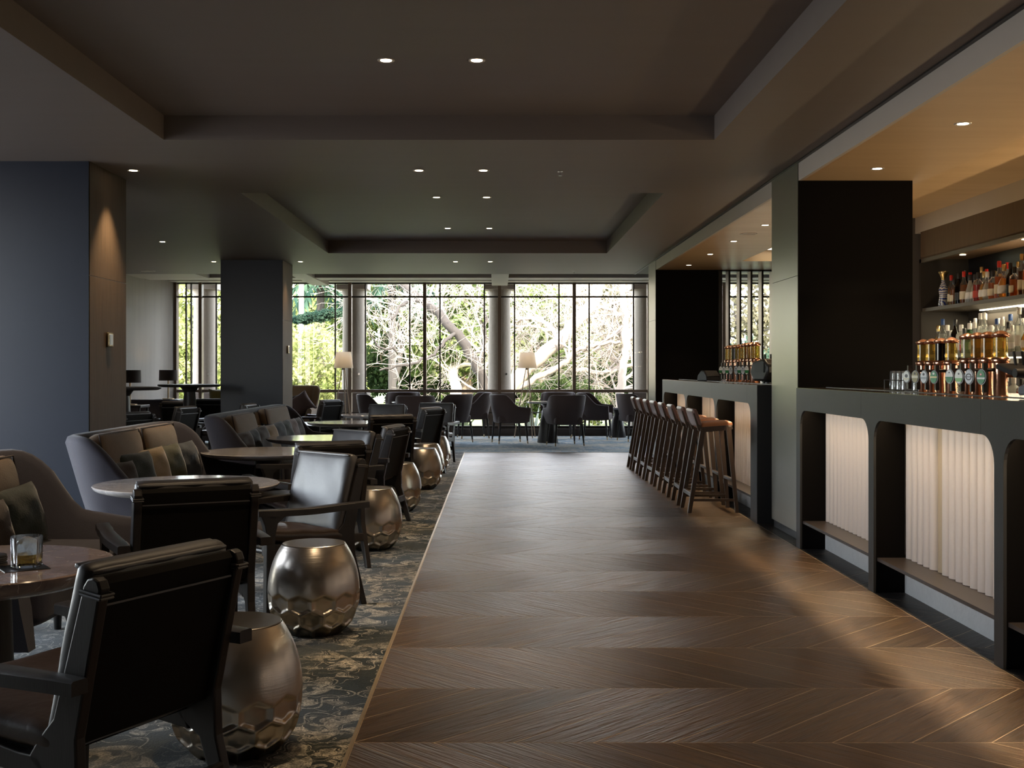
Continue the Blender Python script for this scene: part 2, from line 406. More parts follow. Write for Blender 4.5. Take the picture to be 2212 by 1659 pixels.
m_carpetb = carpet_mat('blue_sheen_damask_carpet', [(.32, (.19, .32, .43)), (.48, (.10, .20, .28)), (.62, (.38, .41, .38)), (.75, (.12, .24, .33))], 1.8)  # bluer carpet, its base also raised to carry grazing window light

# ---------------------------------------------------------------- room shell
m_inlay = M_('tan_joint_inlay', (.62, .45, .28), .45)
XL, XR, YN, YF = -6.07, 7.6, -4.2, 21.85
XA, XB, XP = -.478, 2.105, 2.29           # carpet edge, bar front line, plinth line
YW = 17.40                                # far end of the timber floor
ZC, ZT, ZB, ZR = 2.755, 2.915, 2.62, 2.78  # main ceiling, trays, bar ceiling, bar recess
fl = struct(MB().box(XA, 4.75, YN, YW, -.12, -.0005).build('floor', m_inlay, smooth=0))
MB().box(XP, 4.75, YN, YW, -.003, .0).build('bar_floor', m_black, fl, smooth=0)

# chevron planks, every board a part of the floor
def clip(poly, a, b, c):                  # keep a*x+b*y<=c
    o = []
    for i in range(len(poly)):
        p, q = poly[i], poly[(i + 1) % len(poly)]
        dp = a * p[0] + b * p[1] - c; dq = a * q[0] + b * q[1] - c
        if dp <= 0: o.append(p)
        if dp * dq < 0:
            t = dp / (dp - dq); o.append((p[0] + t * (q[0] - p[0]), p[1] + t * (q[1] - p[1])))
    return o
def inset(poly, g):
    n = len(poly); res = []
    A = sum(poly[i][0] * poly[(i + 1) % n][1] - poly[(i + 1) % n][0] * poly[i][1] for i in range(n)) / 2
    s = 1 if A > 0 else -1
    for i in range(n):
        p0, p1, p2 = Vector(poly[i - 1]), Vector(poly[i]), Vector(poly[(i + 1) % n])
        e1 = (p1 - p0).normalized(); e2 = (p2 - p1).normalized()
        n1 = Vector((-e1.y, e1.x)) * s; n2 = Vector((-e2.y, e2.x)) * s
        k = 1 + n1.dot(n2)
        res.append(tuple(p1 + (n1 + n2) * (g / max(k, .35))))
    return res
PW, PD, PY0 = .267, .66, 3.877
plank_cache = {}
def add_plank(poly, ang, mat, name):
    if len(poly) < 3: return
    n = len(poly)
    A = abs(sum(poly[i][0] * poly[(i + 1) % n][1] - poly[(i + 1) % n][0] * poly[i][1] for i in range(n)) / 2)
    if A < .0012: return
    cx = sum(p[0] for p in poly) / n; cyy = sum(p[1] for p in poly) / n
    ca, sa = math.cos(-ang), math.sin(-ang)
    loc = [((p[0] - cx) * ca - (p[1] - cyy) * sa, (p[0] - cx) * sa + (p[1] - cyy) * ca) for p in poly]
    key = (mat.name, tuple((round(a, 3), round(b, 3)) for a, b in loc))
    if key not in plank_cache:
        b0 = inset(loc, .0019); b1 = inset(loc, .0024)
        mb = MB(); mb.add([(p[0], p[1], -.0020) for p in b0] + [(p[0], p[1], -.0003) for p in b0] + [(p[0], p[1], 0) for p in b1],
              [tuple(range(2 * n, 3 * n))] + [(i, (i + 1) % n, n + (i + 1) % n, n + i) for i in range(n)] + [(n + i, n + (i + 1) % n, 2 * n + (i + 1) % n, 2 * n + i) for i in range(n)])
        plank_cache[key] = mb.mesh(name, mat, 0)
    o = bpy.data.objects.new(name, plank_cache[key]); COL.objects.link(o); o.parent = fl
    o.location = (cx, cyy, 0); o.rotation_euler = (0, 0, ang)
for row in range(-3, 22):
    y0 = PY0 + row * PD; y1 = y0 + PD
    sgn = 1 if row % 2 == 0 else -1
    for k in range(-6, 16):
        xb = XA + k * PW + (0 if sgn > 0 else PD)
        poly = [(xb, y0), (xb + PW, y0), (xb + PW + sgn * PD, y1), (xb + sgn * PD, y1)]
        poly = clip(poly, 0, 1, YW)
        main = clip(clip(poly, -1, 0, -XA), 1, 0, XB) if poly else []
        dark = clip(clip(poly, -1, 0, -XB), 1, 0, XP) if poly else []
        add_plank(main, sgn * PI / 4, m_plank, 'plank')
        if dark and y0 < 16.0: add_plank(dark, sgn * PI / 4, m_plankd, 'border_plank')
        elif dark: add_plank(dark, sgn * PI / 4, m_plank, 'plank')
struct(MB().box(XA - .012, XA, YN, YW, -.02, .004).box(XA - .012, XB + 1, YW, YW + .012, -.02, .004).build('trim_1', m_brass, smooth=0))

cp = MB().box(XL, XA - .012, YN, YW + .012, -.12, .003).build('carpet', m_carpet, smooth=0)
tag(cp, 'dark teal wall to wall carpet with faded cream floral scrolls beside the timber floor', 'carpet')
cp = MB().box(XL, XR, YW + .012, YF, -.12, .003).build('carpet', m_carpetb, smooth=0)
tag(cp, 'bluer floral carpet, paled for window sheen, along the far window wall under the tub armchairs', 'carpet')

# ceiling with its two coffers
c = MB()
xs = [XL - .3, -2.182, 1.427, 2.19]
c.box(xs[0], xs[1], YN, 18.26, ZC, 3.4); c.box(xs[2], xs[3], YN, 18.26, ZC, 3.4)
c.box(xs[1], xs[2], 7.586, 9.875, ZC, 3.4); c.box(xs[1], xs[2], 14.99, 18.26, ZC, 3.4); c.box(xs[1], xs[2], YN, 2.3, ZC, 3.4)
c.box(xs[1], xs[2], 2.3, 7.586, ZT, 3.4); c.box(xs[1], xs[2], 9.875, 14.99, ZT, 3.4)
struct(c.build('ceiling', m_ceil, smooth=0))
# bar ceiling: lacquered slab, raised recess over the back bar
c = MB()
c.box(2.215, 3.10, YN, 16.7, ZB, 3.4); c.box(3.10, XR + .3, 14.65, 16.7, ZB, 3.4); c.box(3.10, 4.23, YN, 14.65, ZR, 3.4)
struct(c.build('ceiling.001', m_barceil, smooth=0))
struct(MB().box(2.19, 2.215, YN, 16.7, ZB - .0005, 3.4).build('trim_2', m_soffit, smooth=0))
struct(MB().box(4.23, 4.30, YN, 14.65, ZB, 3.4).build('trim_3', m_soffit, smooth=0))
struct(MB().box(2.165, 2.19, YN, 18.26, ZC - .008, ZC).build('trim_4', m_black, smooth=0))
struct(MB().box(4.30, XR + .3, 11.7, 14.65, ZB, 3.4).build('ceiling.002', m_ceil, smooth=0))
# stepped recesses in front of the window wall
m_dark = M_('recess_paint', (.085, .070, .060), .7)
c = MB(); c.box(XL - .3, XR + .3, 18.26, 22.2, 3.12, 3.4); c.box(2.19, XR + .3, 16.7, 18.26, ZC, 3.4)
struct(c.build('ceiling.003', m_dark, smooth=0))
c = MB(); c.box(XL, XR, 19.75, 20.25, 2.815, 3.12); c.box(XL, XR, 21.35, 21.8, 2.885, 3.12)
struct(c.build('trim_5', m_soffit, smooth=0))
c = MB()
for x in (-3.25, .055, 3.36): c.box(x - .145, x + .145, 18.26, 21.4, 2.80, 3.12)
c.box(XL, -4.9, 18.26, 19.75, 2.80, 3.12)
struct(c.build('trim_6', m_soffit, smooth=0))

# side and rear walls; the long left window lies beside the camera and out of frame
struct(MB().box(XL - .25, XL, 8.4, 22.1, 0, 3.2).build('wall_left', m_wall, smooth=0))
c = MB(); c.box(XL - .25, XL, 3.6, 8.4, 0, .25); c.box(XL - .25, XL, 3.6, 8.4, 2.72, 3.2); c.box(XL - .25, XL, YN - .2, 3.6, 0, 3.2)
struct(c.build('wall_left.001', m_wall2, smooth=0))
struct(MB().box(XL - .3, XR + .3, YN - .25, YN, -.1, 3.4).build('wall_back', m_wall2, smooth=0))
struct(MB().box(4.75, 4.95, YN, 11.75, -.1, 3.4).build('wall_right', m_wall2, smooth=0))
struct(MB().box(XR, XR + .25, 11.75, 22.1, -.1, 3.4).build('wall_right.001', m_wall2, smooth=0))
struct(MB().box(4.02, XR + .3, 11.7, 11.75, -.1, 3.4).build('wall_right.002', m_wall2, smooth=0))
struct(MB().box(XL - .6, XR + .6, YN - .6, 22.6, 3.4, 3.7).build('ceiling.004', m_wall2, smooth=0))
f2 = struct(MB().box(XB + 2.6, XR, 11.7, YW + .012, -.12, .0).build('floor.001', m_black, smooth=0))

win_no = 1
def window(y, x0, x1, first):
    """one bay of the far window wall: thick timber mullion, thin bronze bars, panes"""
    global win_no
    w = MB().box(x0 - .03, x0 + .03, y - .10, y + .06, .0, 2.90).build('window_%d' % win_no, m_mull, smooth=0); struct(w); win_no += 1
    bar = MB().box(x0, x1, y - .05, y + .05, .13, .185).box(x0, x1, y - .05, y + .05, 2.86, 2.92)
    bar.build('frame_rail', m_frame, w, smooth=0)
    MB().box(x0, x1, y - .06, y + .04, .815, .87).build('transom', m_mull, w, smooth=0)
    MB().box(x0, x1, y - .02, y + .02, 2.605, 2.635).build('transom', m_frame, w, smooth=0)
    MB().box(x0, x1, y - .02, y + .02, .425, .445).build('glazing_bar', m_frame, w, smooth=0)
    xa, xb = x0 + .285, x1 - .285
    for x in (xa, xb): MB().box(x - .0125, x + .0125, y - .025, y + .025, .18, 2.88).build('glazing_bar', m_frame, w, smooth=0)
    zs = [.185, .815, 2.605, 2.86]; zt = [.185, .87, 2.635, 2.86]
    cols = [(x0 + .03, xa - .012), (xa + .012, xb - .012), (xb + .012, x1 - .03)]
    for (p, q) in cols:
        for (za, zb) in ((.185, .425), (.445, .815), (.87, 2.605), (2.635, 2.86)):
            MB().add([(p, y, za), (q, y, za), (q, y, zb), (p, y, zb)], [(0, 1, 2, 3)]).build('pane', m_glass, w, smooth=0, fix=False)
xm = [.052 + 1.407 * k for k in range(-4, 6)]
for k in range(len(xm) - 1): window(YF, xm[k], xm[k + 1], k == 0)
window(YF, XL + .02, xm[0], True)
struct(MB().box(xm[-1], XR, YF - .05, YF + .1, 0, 3.2).build('wall_far', m_wall2, smooth=0))
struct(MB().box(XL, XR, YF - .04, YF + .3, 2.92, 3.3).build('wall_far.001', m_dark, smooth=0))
m_skirt = M_('skirting_timber', (.045, .03, .022), .45, var=.3)
struct(MB().box(XL, XR, YF - .14, YF + .1, 0, .135).build('baseboard_far', m_skirt, smooth=0))
# left window beside the camera
def side_window(y0, y1):
    global win_no
    w = MB().box(XL - .14, XL - .04, y0 - .03, y0 + .03, .25, 2.72).build('window_%d' % win_no, m_frame, smooth=0); struct(w); win_no += 1
    MB().box(XL - .12, XL - .06, y0, y1, 2.2, 2.23).box(XL - .12, XL - .06, y0, y1, .80, .83).build('transom', m_frame, w, smooth=0)
    for za, zb in ((.25, .80), (.83, 2.2), (2.23, 2.72)):
        MB().add([(XL - .09, y0 + .03, za), (XL - .09, y1 - .03, za), (XL - .09, y1 - .03, zb), (XL - .09, y0 + .03, zb)], [(0, 1, 2, 3)]).build('pane', m_glass, w, smooth=0, fix=False)
for k in range(3): side_window(3.6 + 1.6 * k, 3.6 + 1.6 * (k + 1))

# ---------------------------------------------------------------- pillars
m_face = M_('darkened_face_panel', (.0045, .0036, .0032), .55, spec=.08)  # near black carries shade on bar pillar fronts; uprights share it
def pillar(label, x0, x1, y0, y1, zt, matf, side, side_x, m_side):
    p = thing('pillar', label, 'pillar', ((x0 + x1) / 2, (y0 + y1) / 2, 0))
    cx, cc = (x0 + x1) / 2, (y0 + y1) / 2
    MB().box(x0 - cx + .004, x1 - cx - .004, y0 - cc + .004, y1 - cc - .004, .06, zt).build('core', m_face if side < 0 else matf, p, smooth=0)
    MB().box(x0 - cx, x1 - cx, y0 - cc - .004, y0 - cc + .004, .06, zt).build('face_panel', m_face if side < 0 else matf, p, smooth=0)
    s = (side_x - cx)
    e = -.004 if side < 0 else .004
    MB().box(min(s, s + e), max(s, s + e), y0 - cc + .006, y1 - cc, .065, 1.93).build('side_panel', m_side, p, smooth=0)
    MB().box(min(s, s + e), max(s, s + e), y0 - cc + .006, y1 - cc, 1.934, zt).build('side_panel', m_side, p, smooth=0)
    MB().box(x0 - cx + .012, x1 - cx - .012, y0 - cc + .006, y1 - cc - .006, .0035, .062).build('skirting', m_black, p, smooth=0)
    return p
pillar('broad dark blue grey pillar with oak side at left edge near the sofas', -3.78, -2.95, 8.37, 9.20, ZC, m_pillar, 1, -2.95, m_veneer)
pillar('dark blue grey pillar with oak side behind the row of throw pillows', -3.80, -2.95, 15.93, 16.69, ZC, m_pillar, 1, -2.95, m_veneer)
pillar('near black square pillar standing between the two bar counters', 2.19, 3.017, 8.40, 9.20, ZC, m_pillarR, -1, 2.19, m_pillarR)
pillar('far black pillar at the window end of the farther bar counter', 2.19, 3.05, 15.93, 16.66, ZC, m_pillarR, -1, 2.19, m_pillarR)
for i, (y, z, lab) in enumerate([(8.78, 1.475, 'small curved metal wall plate on oak side of nearest left pillar'), (16.3, 1.53, 'small curved metal wall plate on oak side of farther left pillar')]):
    t = thing('wall_plate', lab, 'wall plate', (-2.945, y, z))
    MB().roundbox(.018, .11, .11, .008, Matrix.Translation((.011, 0, 0))).build('cover', m_brassd, t)
    MB().box(.019, .023, -.035, .035, -.04, .04).build('keypad', m_blackm, t, smooth=0)

# slatted screen beside the far pillar
scr = thing('slatted_screen', 'screen of tall dark vertical fins with window-lit sides beside far pillar', 'screen', (3.07, 16.03, 0))
m_fin = M_('window_lit_fin', (.40, .39, .33), .5)  # sage tone is window light on the fin sides
for k in range(11):
    x = .135 + .152 * k
    MB().box(x - .012, x + .012, -.10, .10, 0, ZB).build('fin', [m_black], scr, smooth=0)
    MB().box(x - .0145, x - .0125, -.096, .10, 0, ZB).build('fin_lit_side', m_pillarR, scr, smooth=0)  # pale sheet puts window light on each fin's left side
MB().box(-.015, .035, -.10, .10, 0, ZB).build('end_post', m_black, scr, smooth=0)
MB().box(.0, 1.75, -.10, .10, ZB - .02, ZB).build('head_rail', m_black, scr, smooth=0)
# ---------------------------------------------------------------- bar counters
m_led = emis('led_strip', (1.0, .80, .50), 4.0)
def arc(cx, cz, r, a0, a1, n=7): return [(cx + r * math.cos(a0 + (a1 - a0) * k / n), cz + r * math.sin(a0 + (a1 - a0) * k / n)) for k in range(n + 1)]
def bar(label, fins, yend_far, wall_end):
    """fins: (near edge, far edge) of each upright, far to near. Frame panels, uprights, ledge, plinth, flutes, led"""
    X0, XIN, ZTOP, ZL, R = 2.11, 2.285, 1.12, .967, .12
    ylo, yhi = fins[-1][0], fins[0][1]
    b = thing('bar_counter', label, 'bar counter', (X0, (ylo + yhi) / 2, 0)); oy = (ylo + yhi) / 2
    Y = lambda y: y - oy
    # front frame panels, one per upright with its share of the fascia
    for i, (fa, fb) in enumerate(fins):
        far = fb + R + .015 if i > 0 else fb
        near = (fins[i + 1][1] + R + .015) if i + 1 < len(fins) else fa
        poly = [(Y(near) + .002, ZTOP), (Y(near) + .002, ZL if i + 1 < len(fins) else 0)]
        if i + 1 < len(fins):
            poly += arc(Y(fa) - R, ZL - R, R, PI / 2, 0) + [(Y(fa), 0)]
        poly += [(Y(fb), 0)]
        if i > 0:
            poly += [(q[0], q[1]) for q in arc(Y(fb) + R, ZL - R, R, PI, PI / 2)] + [(Y(far), ZL)]
        poly += [(Y(far), ZTOP)]
        MB().prism(poly, 'x', 0, .014).build('frame_panel', m_steel, b, smooth=0)
        MB().box(.014, XIN - X0, Y(fa), Y(fb), 0, ZL).build('upright', m_face, b, smooth=0)
    MB().box(.014, .62, Y(ylo), Y(yhi), 1.078, 1.10).build('underside', m_black, b, smooth=0)
    MB().box(.004, .66, Y(ylo) + .004, Y(yhi) - .004, 1.10, 1.122).build('countertop', m_counter, b, smooth=0)
    MB().box(.205, .213, Y(ylo), Y(yhi), 1.122, 1.126).build('drip_edge', m_steel, b, smooth=0)
    MB().box(.225, .60, Y(ylo), Y(yhi), 0, 1.078).build('carcass', m_black, b, smooth=0)
    fw = .0875
    flm = None
    for i in range(len(fins) - 1):
        ya, yb = fins[i + 1][1], fins[i][0]
        MB().box(.02, XIN - X0 + .02, Y(ya), Y(yb), .178, .196).build('foot_ledge', m_ledge, b, smooth=0)
        MB().box(XIN - X0, XIN - X0 + .02, Y(ya), Y(yb), 0, .178).build('plinth', m_concrete, b, smooth=0)
        n = max(1, round((yb - ya) / fw)); w = (yb - ya) / n
        prof = [(.215, -w / 2 + .0005)] + [(.20 - .032 * math.sin(PI * k / 8) ** .6, -w / 2 + .0005 + (w - .001) * k / 8) for k in range(9)] + [(.215, w / 2 - .0005)]
        flm = MB().prism(prof, 'z', .198, 1.076).mesh('flute', m_flute, 50)
        flb = MB().prism([(a + .012, q) for a, q in prof], 'z', .198, 1.076).mesh('flute', m_fluteb, 50)
        odd = n - 6
        for k in range(n):
            o = bpy.data.objects.new('flute', flb if k == odd and i == 1 else flm); COL.objects.link(o); o.parent = b
            o.location = (0, Y(ya) + w * (k + .5), 0)
        MB().box(.052, .072, Y(ya) + .03, Y(yb) - .03, 1.062, 1.077).build('led_strip', m_led, b, smooth=0)
        area('bar_strip_light', (.062, Y((ya + yb) / 2), 1.058), (0, math.radians(28), 0), .012, yb - ya - .08, LED_W * (yb - ya), (1.0, .78, .50), parent=b, spread=math.radians(130))
    MB().box(.0, .66, Y(yhi) - (.0 if wall_end else .0), Y(yhi) + .012, 0, 1.12).build('end_panel', m_steel, b, smooth=0)
    MB().box(.0, .66, Y(ylo) - .012, Y(ylo), 0, 1.12).build('end_panel', m_steel, b, smooth=0)
    return b
LED_W = 3.4; BAR_FILL_W = 16.0
bar('nearer dark steel bar counter with backlit cream fluted panels', [(8.05, 8.14), (6.48, 6.57), (4.82, 4.91), (3.18, 3.27), (1.55, 1.64)], 0, False)
bar('farther dark steel bar counter behind the row of bar stools', [(14.64, 14.73), (12.87, 12.96), (11.12, 11.21), (9.39, 9.62)], 0, False)

# ---------------------------------------------------------------- back bar
area('bar_fill_light', (3.35, 6.6, .95), (PI, 0, 0), .25, 8.5, BAR_FILL_W, (1, .74, .44)); area('bar_fill_light', (3.2, 12.1, .95), (PI, 0, 0), .25, 4.5, BAR_FILL_W * .5, (1, .74, .44))  # added upward lights hidden behind the counters brighten the bar ceiling
bb = thing('back_bar', 'tall dark timber back bar shelving unit lined with bottles', 'shelving', (4.23, 7.0, 0))
m_bb = M_('back_bar_oak', (.14, .095, .060), .6, var=.5, vscale=7, stretch=(5, 5, .4), bump=.1, spec=.15)
m_bbf = M_('back_bar_frame', (.085, .072, .056), .5)
m_bbi = M_('back_bar_interior', (.03, .024, .018), .6)
m_mirror = M_('dark_mirror', (.62, .60, .56), .03, metal=1.0)
ya, yb = -3.0, 4.55
MB().box(0, .50, ya, yb, 2.345, ZB).build('header_panel', m_bb, bb, smooth=0)
MB().box(-.012, .02, ya, yb - .0, 2.31, 2.345).build('frame_rail', m_bbf, bb, smooth=0)
MB().box(-.012, .50, yb - .045, yb, .0, 2.345).build('end_panel', m_bbi, bb, smooth=0)
MB().box(.0, .46, ya, yb - .045, 1.822, 1.855).build('shelf', m_bbf, bb, smooth=0)
MB().box(.0, .46, ya, yb - .045, 1.363, 1.394).build('shelf', m_bbf, bb, smooth=0)
MB().box(-.10, .46, ya, yb - .045, .88, .92).build('worktop', m_counter, bb, smooth=0)
MB().box(-.08, .46, ya, yb - .045, .08, .88).build('base_cabinet', m_bb, bb, smooth=0)
MB().box(-.04, .46, ya, yb - .045, .0, .08).build('plinth', m_black, bb, smooth=0)
MB().box(.46, .48, ya, 3.4, .92, 1.82).build('mirror', m_mirror, bb, smooth=0)
MB().box(.46, .48, 3.4, yb, .92, 1.82).build('back_panel', m_bbi, bb, smooth=0)
MB().box(.46, .48, ya, yb, 1.855, 2.345).build('back_panel', m_black, bb, smooth=0)
m_led2 = emis('shelf_led', (1.0, .86, .58), 7.0)
MB().box(.40, .43, ya, 4.1, 1.812, 1.821).build('led_strip', m_led2, bb, smooth=0)
MB().box(.40, .43, ya, 4.1, 1.352, 1.362).build('led_strip', m_led2, bb, smooth=0)
area('shelf_light', (.40, 1.0, 1.80), (0, math.radians(15), 0), .03, 6.4, 26, (1, .83, .55), parent=bb)
area('shelf_light', (.40, 1.0, 1.345), (0, math.radians(15), 0), .03, 6.4, 10, (1, .83, .55), parent=bb)
area('shelf_light', (.42, .6, 1.87), (0, math.radians(125), 0), .02, 5.6, 22, (1, .75, .45), parent=bb)
for k in range(4):
    y = yb - .55 - 1.3 * k
    MB().lathe([(.028, 0), (.028, .004)], 16, (.2, y, 2.341 - .004)).build('lamp', m_led2, bb)

# bottles -------------------------------------------------------------------
BOT = {
 'tall':   [(.036, 0), (.038, .01), (.038, .17), (.034, .19), (.015, .225), (.013, .285), (.015, .29)],
 'square': [(.040, 0), (.042, .01), (.042, .15), (.038, .165), (.016, .18), (.014, .22), (.016, .225)],
 'round':  [(.034, 0), (.046, .02), (.048, .07), (.040, .12), (.020, .165), (.014, .19), (.014, .24), (.016, .245)],
 'slim':   [(.030, 0), (.032, .01), (.032, .20), (.026, .225), (.013, .25), (.012, .31), (.014, .315)],
 'cone':   [(.044, 0), (.046, .01), (.034, .12), (.020, .17), (.014, .19), (.014, .235), (.016, .24)],
 'bell':   [(.036, 0), (.040, .01), (.040, .10), (.030, .14), (.032, .16), (.016, .20), (.015, .23), (.017, .235)],
}
def bottle_proto(shape, glass, liq, capm, lab, fill=.62):
    pr = BOT[shape]; h = pr[-1][1]
    t = bpy.data.objects.new('bottle', MB().lathe(pr, 14).mesh('bottle', glass, 60)); COL.objects.link(t)
    zf = h * fill
    inner = [(r * .88, z) for r, z in pr if z < zf]
    inner = [(inner[0][0], .006)] + inner[1:] + [(np.interp(zf, [z for r, z in pr], [r for r, z in pr]) * .88, zf)]
    MB().lathe(inner, 12).build('liquid', liq, t, smooth=60)
    MB().lathe([(pr[-1][0] + .001, h - .035), (pr[-1][0] + .002, h + .012), (pr[-1][0] - .002, h + .018)], 12).build('cap', capm, t, smooth=50)
    r = pr[1][0]
    zl0, zl1 = h * .14, h * .40
    rr = lambda z: np.interp(z, [z for _, z in pr], [q for q, _ in pr]) + .0012
    lb = MB(); n = 10; vs = []; fs = []
    for k in range(n + 1):
        a = PI * .62 + PI * .9 * k / n - .2
        for z in (zl0, (zl0 + zl1) / 2, zl1): vs.append((rr(z) * math.cos(a), rr(z) * math.sin(a), z))
    for k in range(n):
        for j in range(2): fs.append((k * 3 + j, k * 3 + j + 1, k * 3 + j + 4, k * 3 + j + 3))
    lb.add(vs, fs).build('paper_label', lab, t, smooth=60, fix=False)
    return t
def liqm(name, c): return glassm(name, c, .5, 0, .45, c)
g_clear = glassm('clear_bottle_glass', (.93, .95, .94), .8, 0, .06); g_green = glassm('green_bottle_glass', (.35, .6, .35), .8, 0, .1, (.3, .5, .3))
g_frost = glassm('frosted_bottle_glass', (.85, .85, .82), .5, .2, .5, (.85, .84, .78)); g_dark = glassm('dark_bottle_glass', (.10, .07, .05), .9, 0, .1, (.05, .03, .02))
l_amber = liqm('amber_spirit', (.80, .30, .05)); l_red = liqm('red_aperitif', (.75, .06, .03)); l_clear = liqm('clear_spirit', (.92, .92, .86)); l_gold = liqm('gold_spirit', (.92, .60, .18)); l_brown = liqm('brown_spirit', (.35, .11, .03))
k_red = M_('red_cap', (.55, .03, .02), .35); k_blk = m_blackm; k_wht = M_('white_cap', (.75, .72, .66), .4); k_gold = M_('gold_cap', (.75, .55, .25), .3, metal=1.0); k_blue = M_('blue_cap', (.03, .08, .25), .4)
p_cream = M_('cream_label', (.70, .62, .46), .7, var=.3, vscale=40); p_wht = M_('white_label', (.75, .73, .70), .7, var=.2, vscale=50); p_blk = M_('black_label', (.03, .03, .03), .5); p_red = M_('red_label', (.45, .05, .03), .6); p_grn = M_('green_label', (.06, .25, .06), .6)
KINDS = [
 ('tall', g_clear, l_amber, k_red, p_cream, 'amber spirit bottle with red cap'),
 ('square', g_clear, l_amber, k_blk, p_cream, 'square amber whisky bottle with black cap'),
 ('round', g_clear, l_gold, k_gold, p_wht, 'round gold spirit bottle with gilt stopper'),
 ('cone', g_frost, l_clear, k_blk, p_wht, 'conical frosted bottle with dark cap'),
 ('tall', g_dark, l_brown, k_blk, p_blk, 'dark brown bottle with black label'),
 ('slim', g_clear, l_clear, k_wht, p_wht, 'slim clear bottle with white cap'),
 ('square', g_frost, l_clear, k_wht, p_wht, 'square pale bottle with white cap'),
 ('bell', g_green, l_clear, k_wht, p_grn, 'green bell shaped gin bottle'),
 ('square', g_clear, l_red, k_blk, p_red, 'squat bottle of red aperitif'),
 ('tall', g_clear, l_clear, k_blue, p_wht, 'clear bottle with dark blue cap'),
 ('slim', g_clear, l_brown, k_gold, p_cream, 'slim bottle of brown liqueur with gilt cap'),
 ('round', g_clear, l_clear, k_wht, p_wht, 'round clear bottle with white stopper'),
]
protos = [bottle_proto(*k[:5]) for k in KINDS]
used = set(); ordinal = ['', 'second ', 'third ', 'fourth ', 'fifth ', 'sixth ', 'seventh ', 'eighth ', 'ninth ', 'tenth ', 'eleventh ', 'twelfth ', 'thirteenth ', 'fourteenth ']
cnt = {}
def put_bottle(k, x, y, z, s, where, group):
    key = (k, where); c = cnt.get(key, 0); cnt[key] = c + 1
    lab = (ordinal[c] + KINDS[k][5] + ' from pillar, ' + where) if c else (KINDS[k][5] + ' nearest pillar, ' + where)
    if k not in used:
        used.add(k); o = protos[k]
    else: o = copy_tree(protos[k])
    o.location = (x, y, z); o.scale = (s, s, s); o.rotation_euler = (0, 0, random.uniform(-.5, .5))
    tag(o, lab, 'bottle', group)
def row(y_hi, y_lo, step, x, z, kinds, where, group, jit=.01):
    y = y_hi; i = 0
    while y > y_lo:
        put_bottle(kinds[i % len(kinds)], x + random.uniform(-jit, jit), y, z, random.uniform(.92, 1.12), where, group); y -= step * random.uniform(.9, 1.12); i += 1
row(10.98, 8.75, .105, 4.31, 1.8555, [0, 1, 4, 0, 3, 3, 8, 2, 11, 1, 0, 2, 4, 1, 10, 0, 2, 1], 'front of the top shelf', 'bottles at the front of the top shelf')
row(11.05, 8.8, .125, 4.47, 1.8555, [4, 0, 4, 10, 0, 2, 2, 0, 1, 10, 4, 0], 'rear of the top shelf', 'bottles at the rear of the top shelf')
row(11.30, 8.6, .108, 4.31, 1.3945, [2, 9, 11, 6, 4, 6, 8, 7, 11, 5, 5, 6, 9, 11, 8, 6, 5], 'front of the middle shelf', 'bottles at the front of the middle shelf')
row(11.10, 8.6, .12, 4.48, 1.3945, [6, 4, 5, 6, 5, 7, 5, 5, 9, 6, 11, 5], 'rear of the middle shelf', 'bottles at the rear of the middle shelf')
row(10.9, 8.3, .13, 4.30, .9205, [6, 11, 6, 8, 6, 1, 8, 6], 'on the lower worktop', 'bottles on the back bar worktop')
# blue and white ceramic decanter with bell stopper at the end of the top shelf
m_delft = None
def delft():
    m, t = newmat('blue_painted_ceramic')
    tc = t.node('ShaderNodeTexCoord'); n = t.node('ShaderNodeTexWave', wave_type='RINGS', inp={0: tc.outputs['Object'], 'Scale': 14.0, 'Distortion': 9.0, 'Detail': 2.0})
    c = t.ramp(n.outputs[1], [(.62, (.62, .58, .53)), (.70, (.03, .05, .22))])
    p = t.node('ShaderNodeBsdfPrincipled', inp={'Base Color': c, 'Roughness': .2}); o = t.node('ShaderNodeOutputMaterial'); t.l.new(p.outputs[0], o.inputs[0]); return m
d = thing('decanter', 'white ceramic decanter with blue brushwork and bell stopper on top shelf', 'decanter', (4.33, 11.22, 1.8555))
MB().lathe([(.044, 0), (.048, .02), (.036, .11), (.044, .16), (.030, .21), (.018, .235), (.018, .26)], 20).build('body', delft(), d, smooth=60)
MB().lathe([(.018, .26), (.020, .28), (.034, .31), (.046, .335), (.044, .342)], 20).build('bell_stopper', k_gold, d, smooth=60)

# ---------------------------------------------------------------- beer taps
def badge_mat(name, ground, band, mark):
    """oval tap badge: coloured ground, pale band and small red or dark mark printed flat"""
    m, t = newmat(name)
    tc = t.node('ShaderNodeTexCoord'); s = t.node('ShaderNodeSeparateXYZ', inp={0: tc.outputs['Object']})
    z = s.outputs[2]; y = s.outputs[1]
    b = t.math('LESS_THAN', t.math('ABSOLUTE', t.math('ADD', z, -band[1])), band[2])
    c = t.mix(b, ground, band[0])
    if mark:
        r = t.math('SQRT', t.math('ADD', t.math('POWER', t.math('SUBTRACT', z, mark[1]), 2.0), t.math('POWER', y, 2.0)))
        if len(mark) > 3: k = t.math('LESS_THAN', t.math('ABSOLUTE', t.math('SUBTRACT', r, mark[2])), mark[3])
        else: k = t.math('LESS_THAN', r, mark[2])
        c = t.mix(k, c, mark[0])
    p = t.node('ShaderNodeBsdfPrincipled', inp={'Base Color': c, 'Roughness': .5}); o = t.node('ShaderNodeOutputMaterial'); t.l.new(p.outputs[0], o.inputs[0]); return m
Gn, Wt, Rd, Bk, Cr = (.02, .18, .05), (.75, .75, .70), (.6, .03, .02), (.03, .03, .03), (.62, .58, .42)
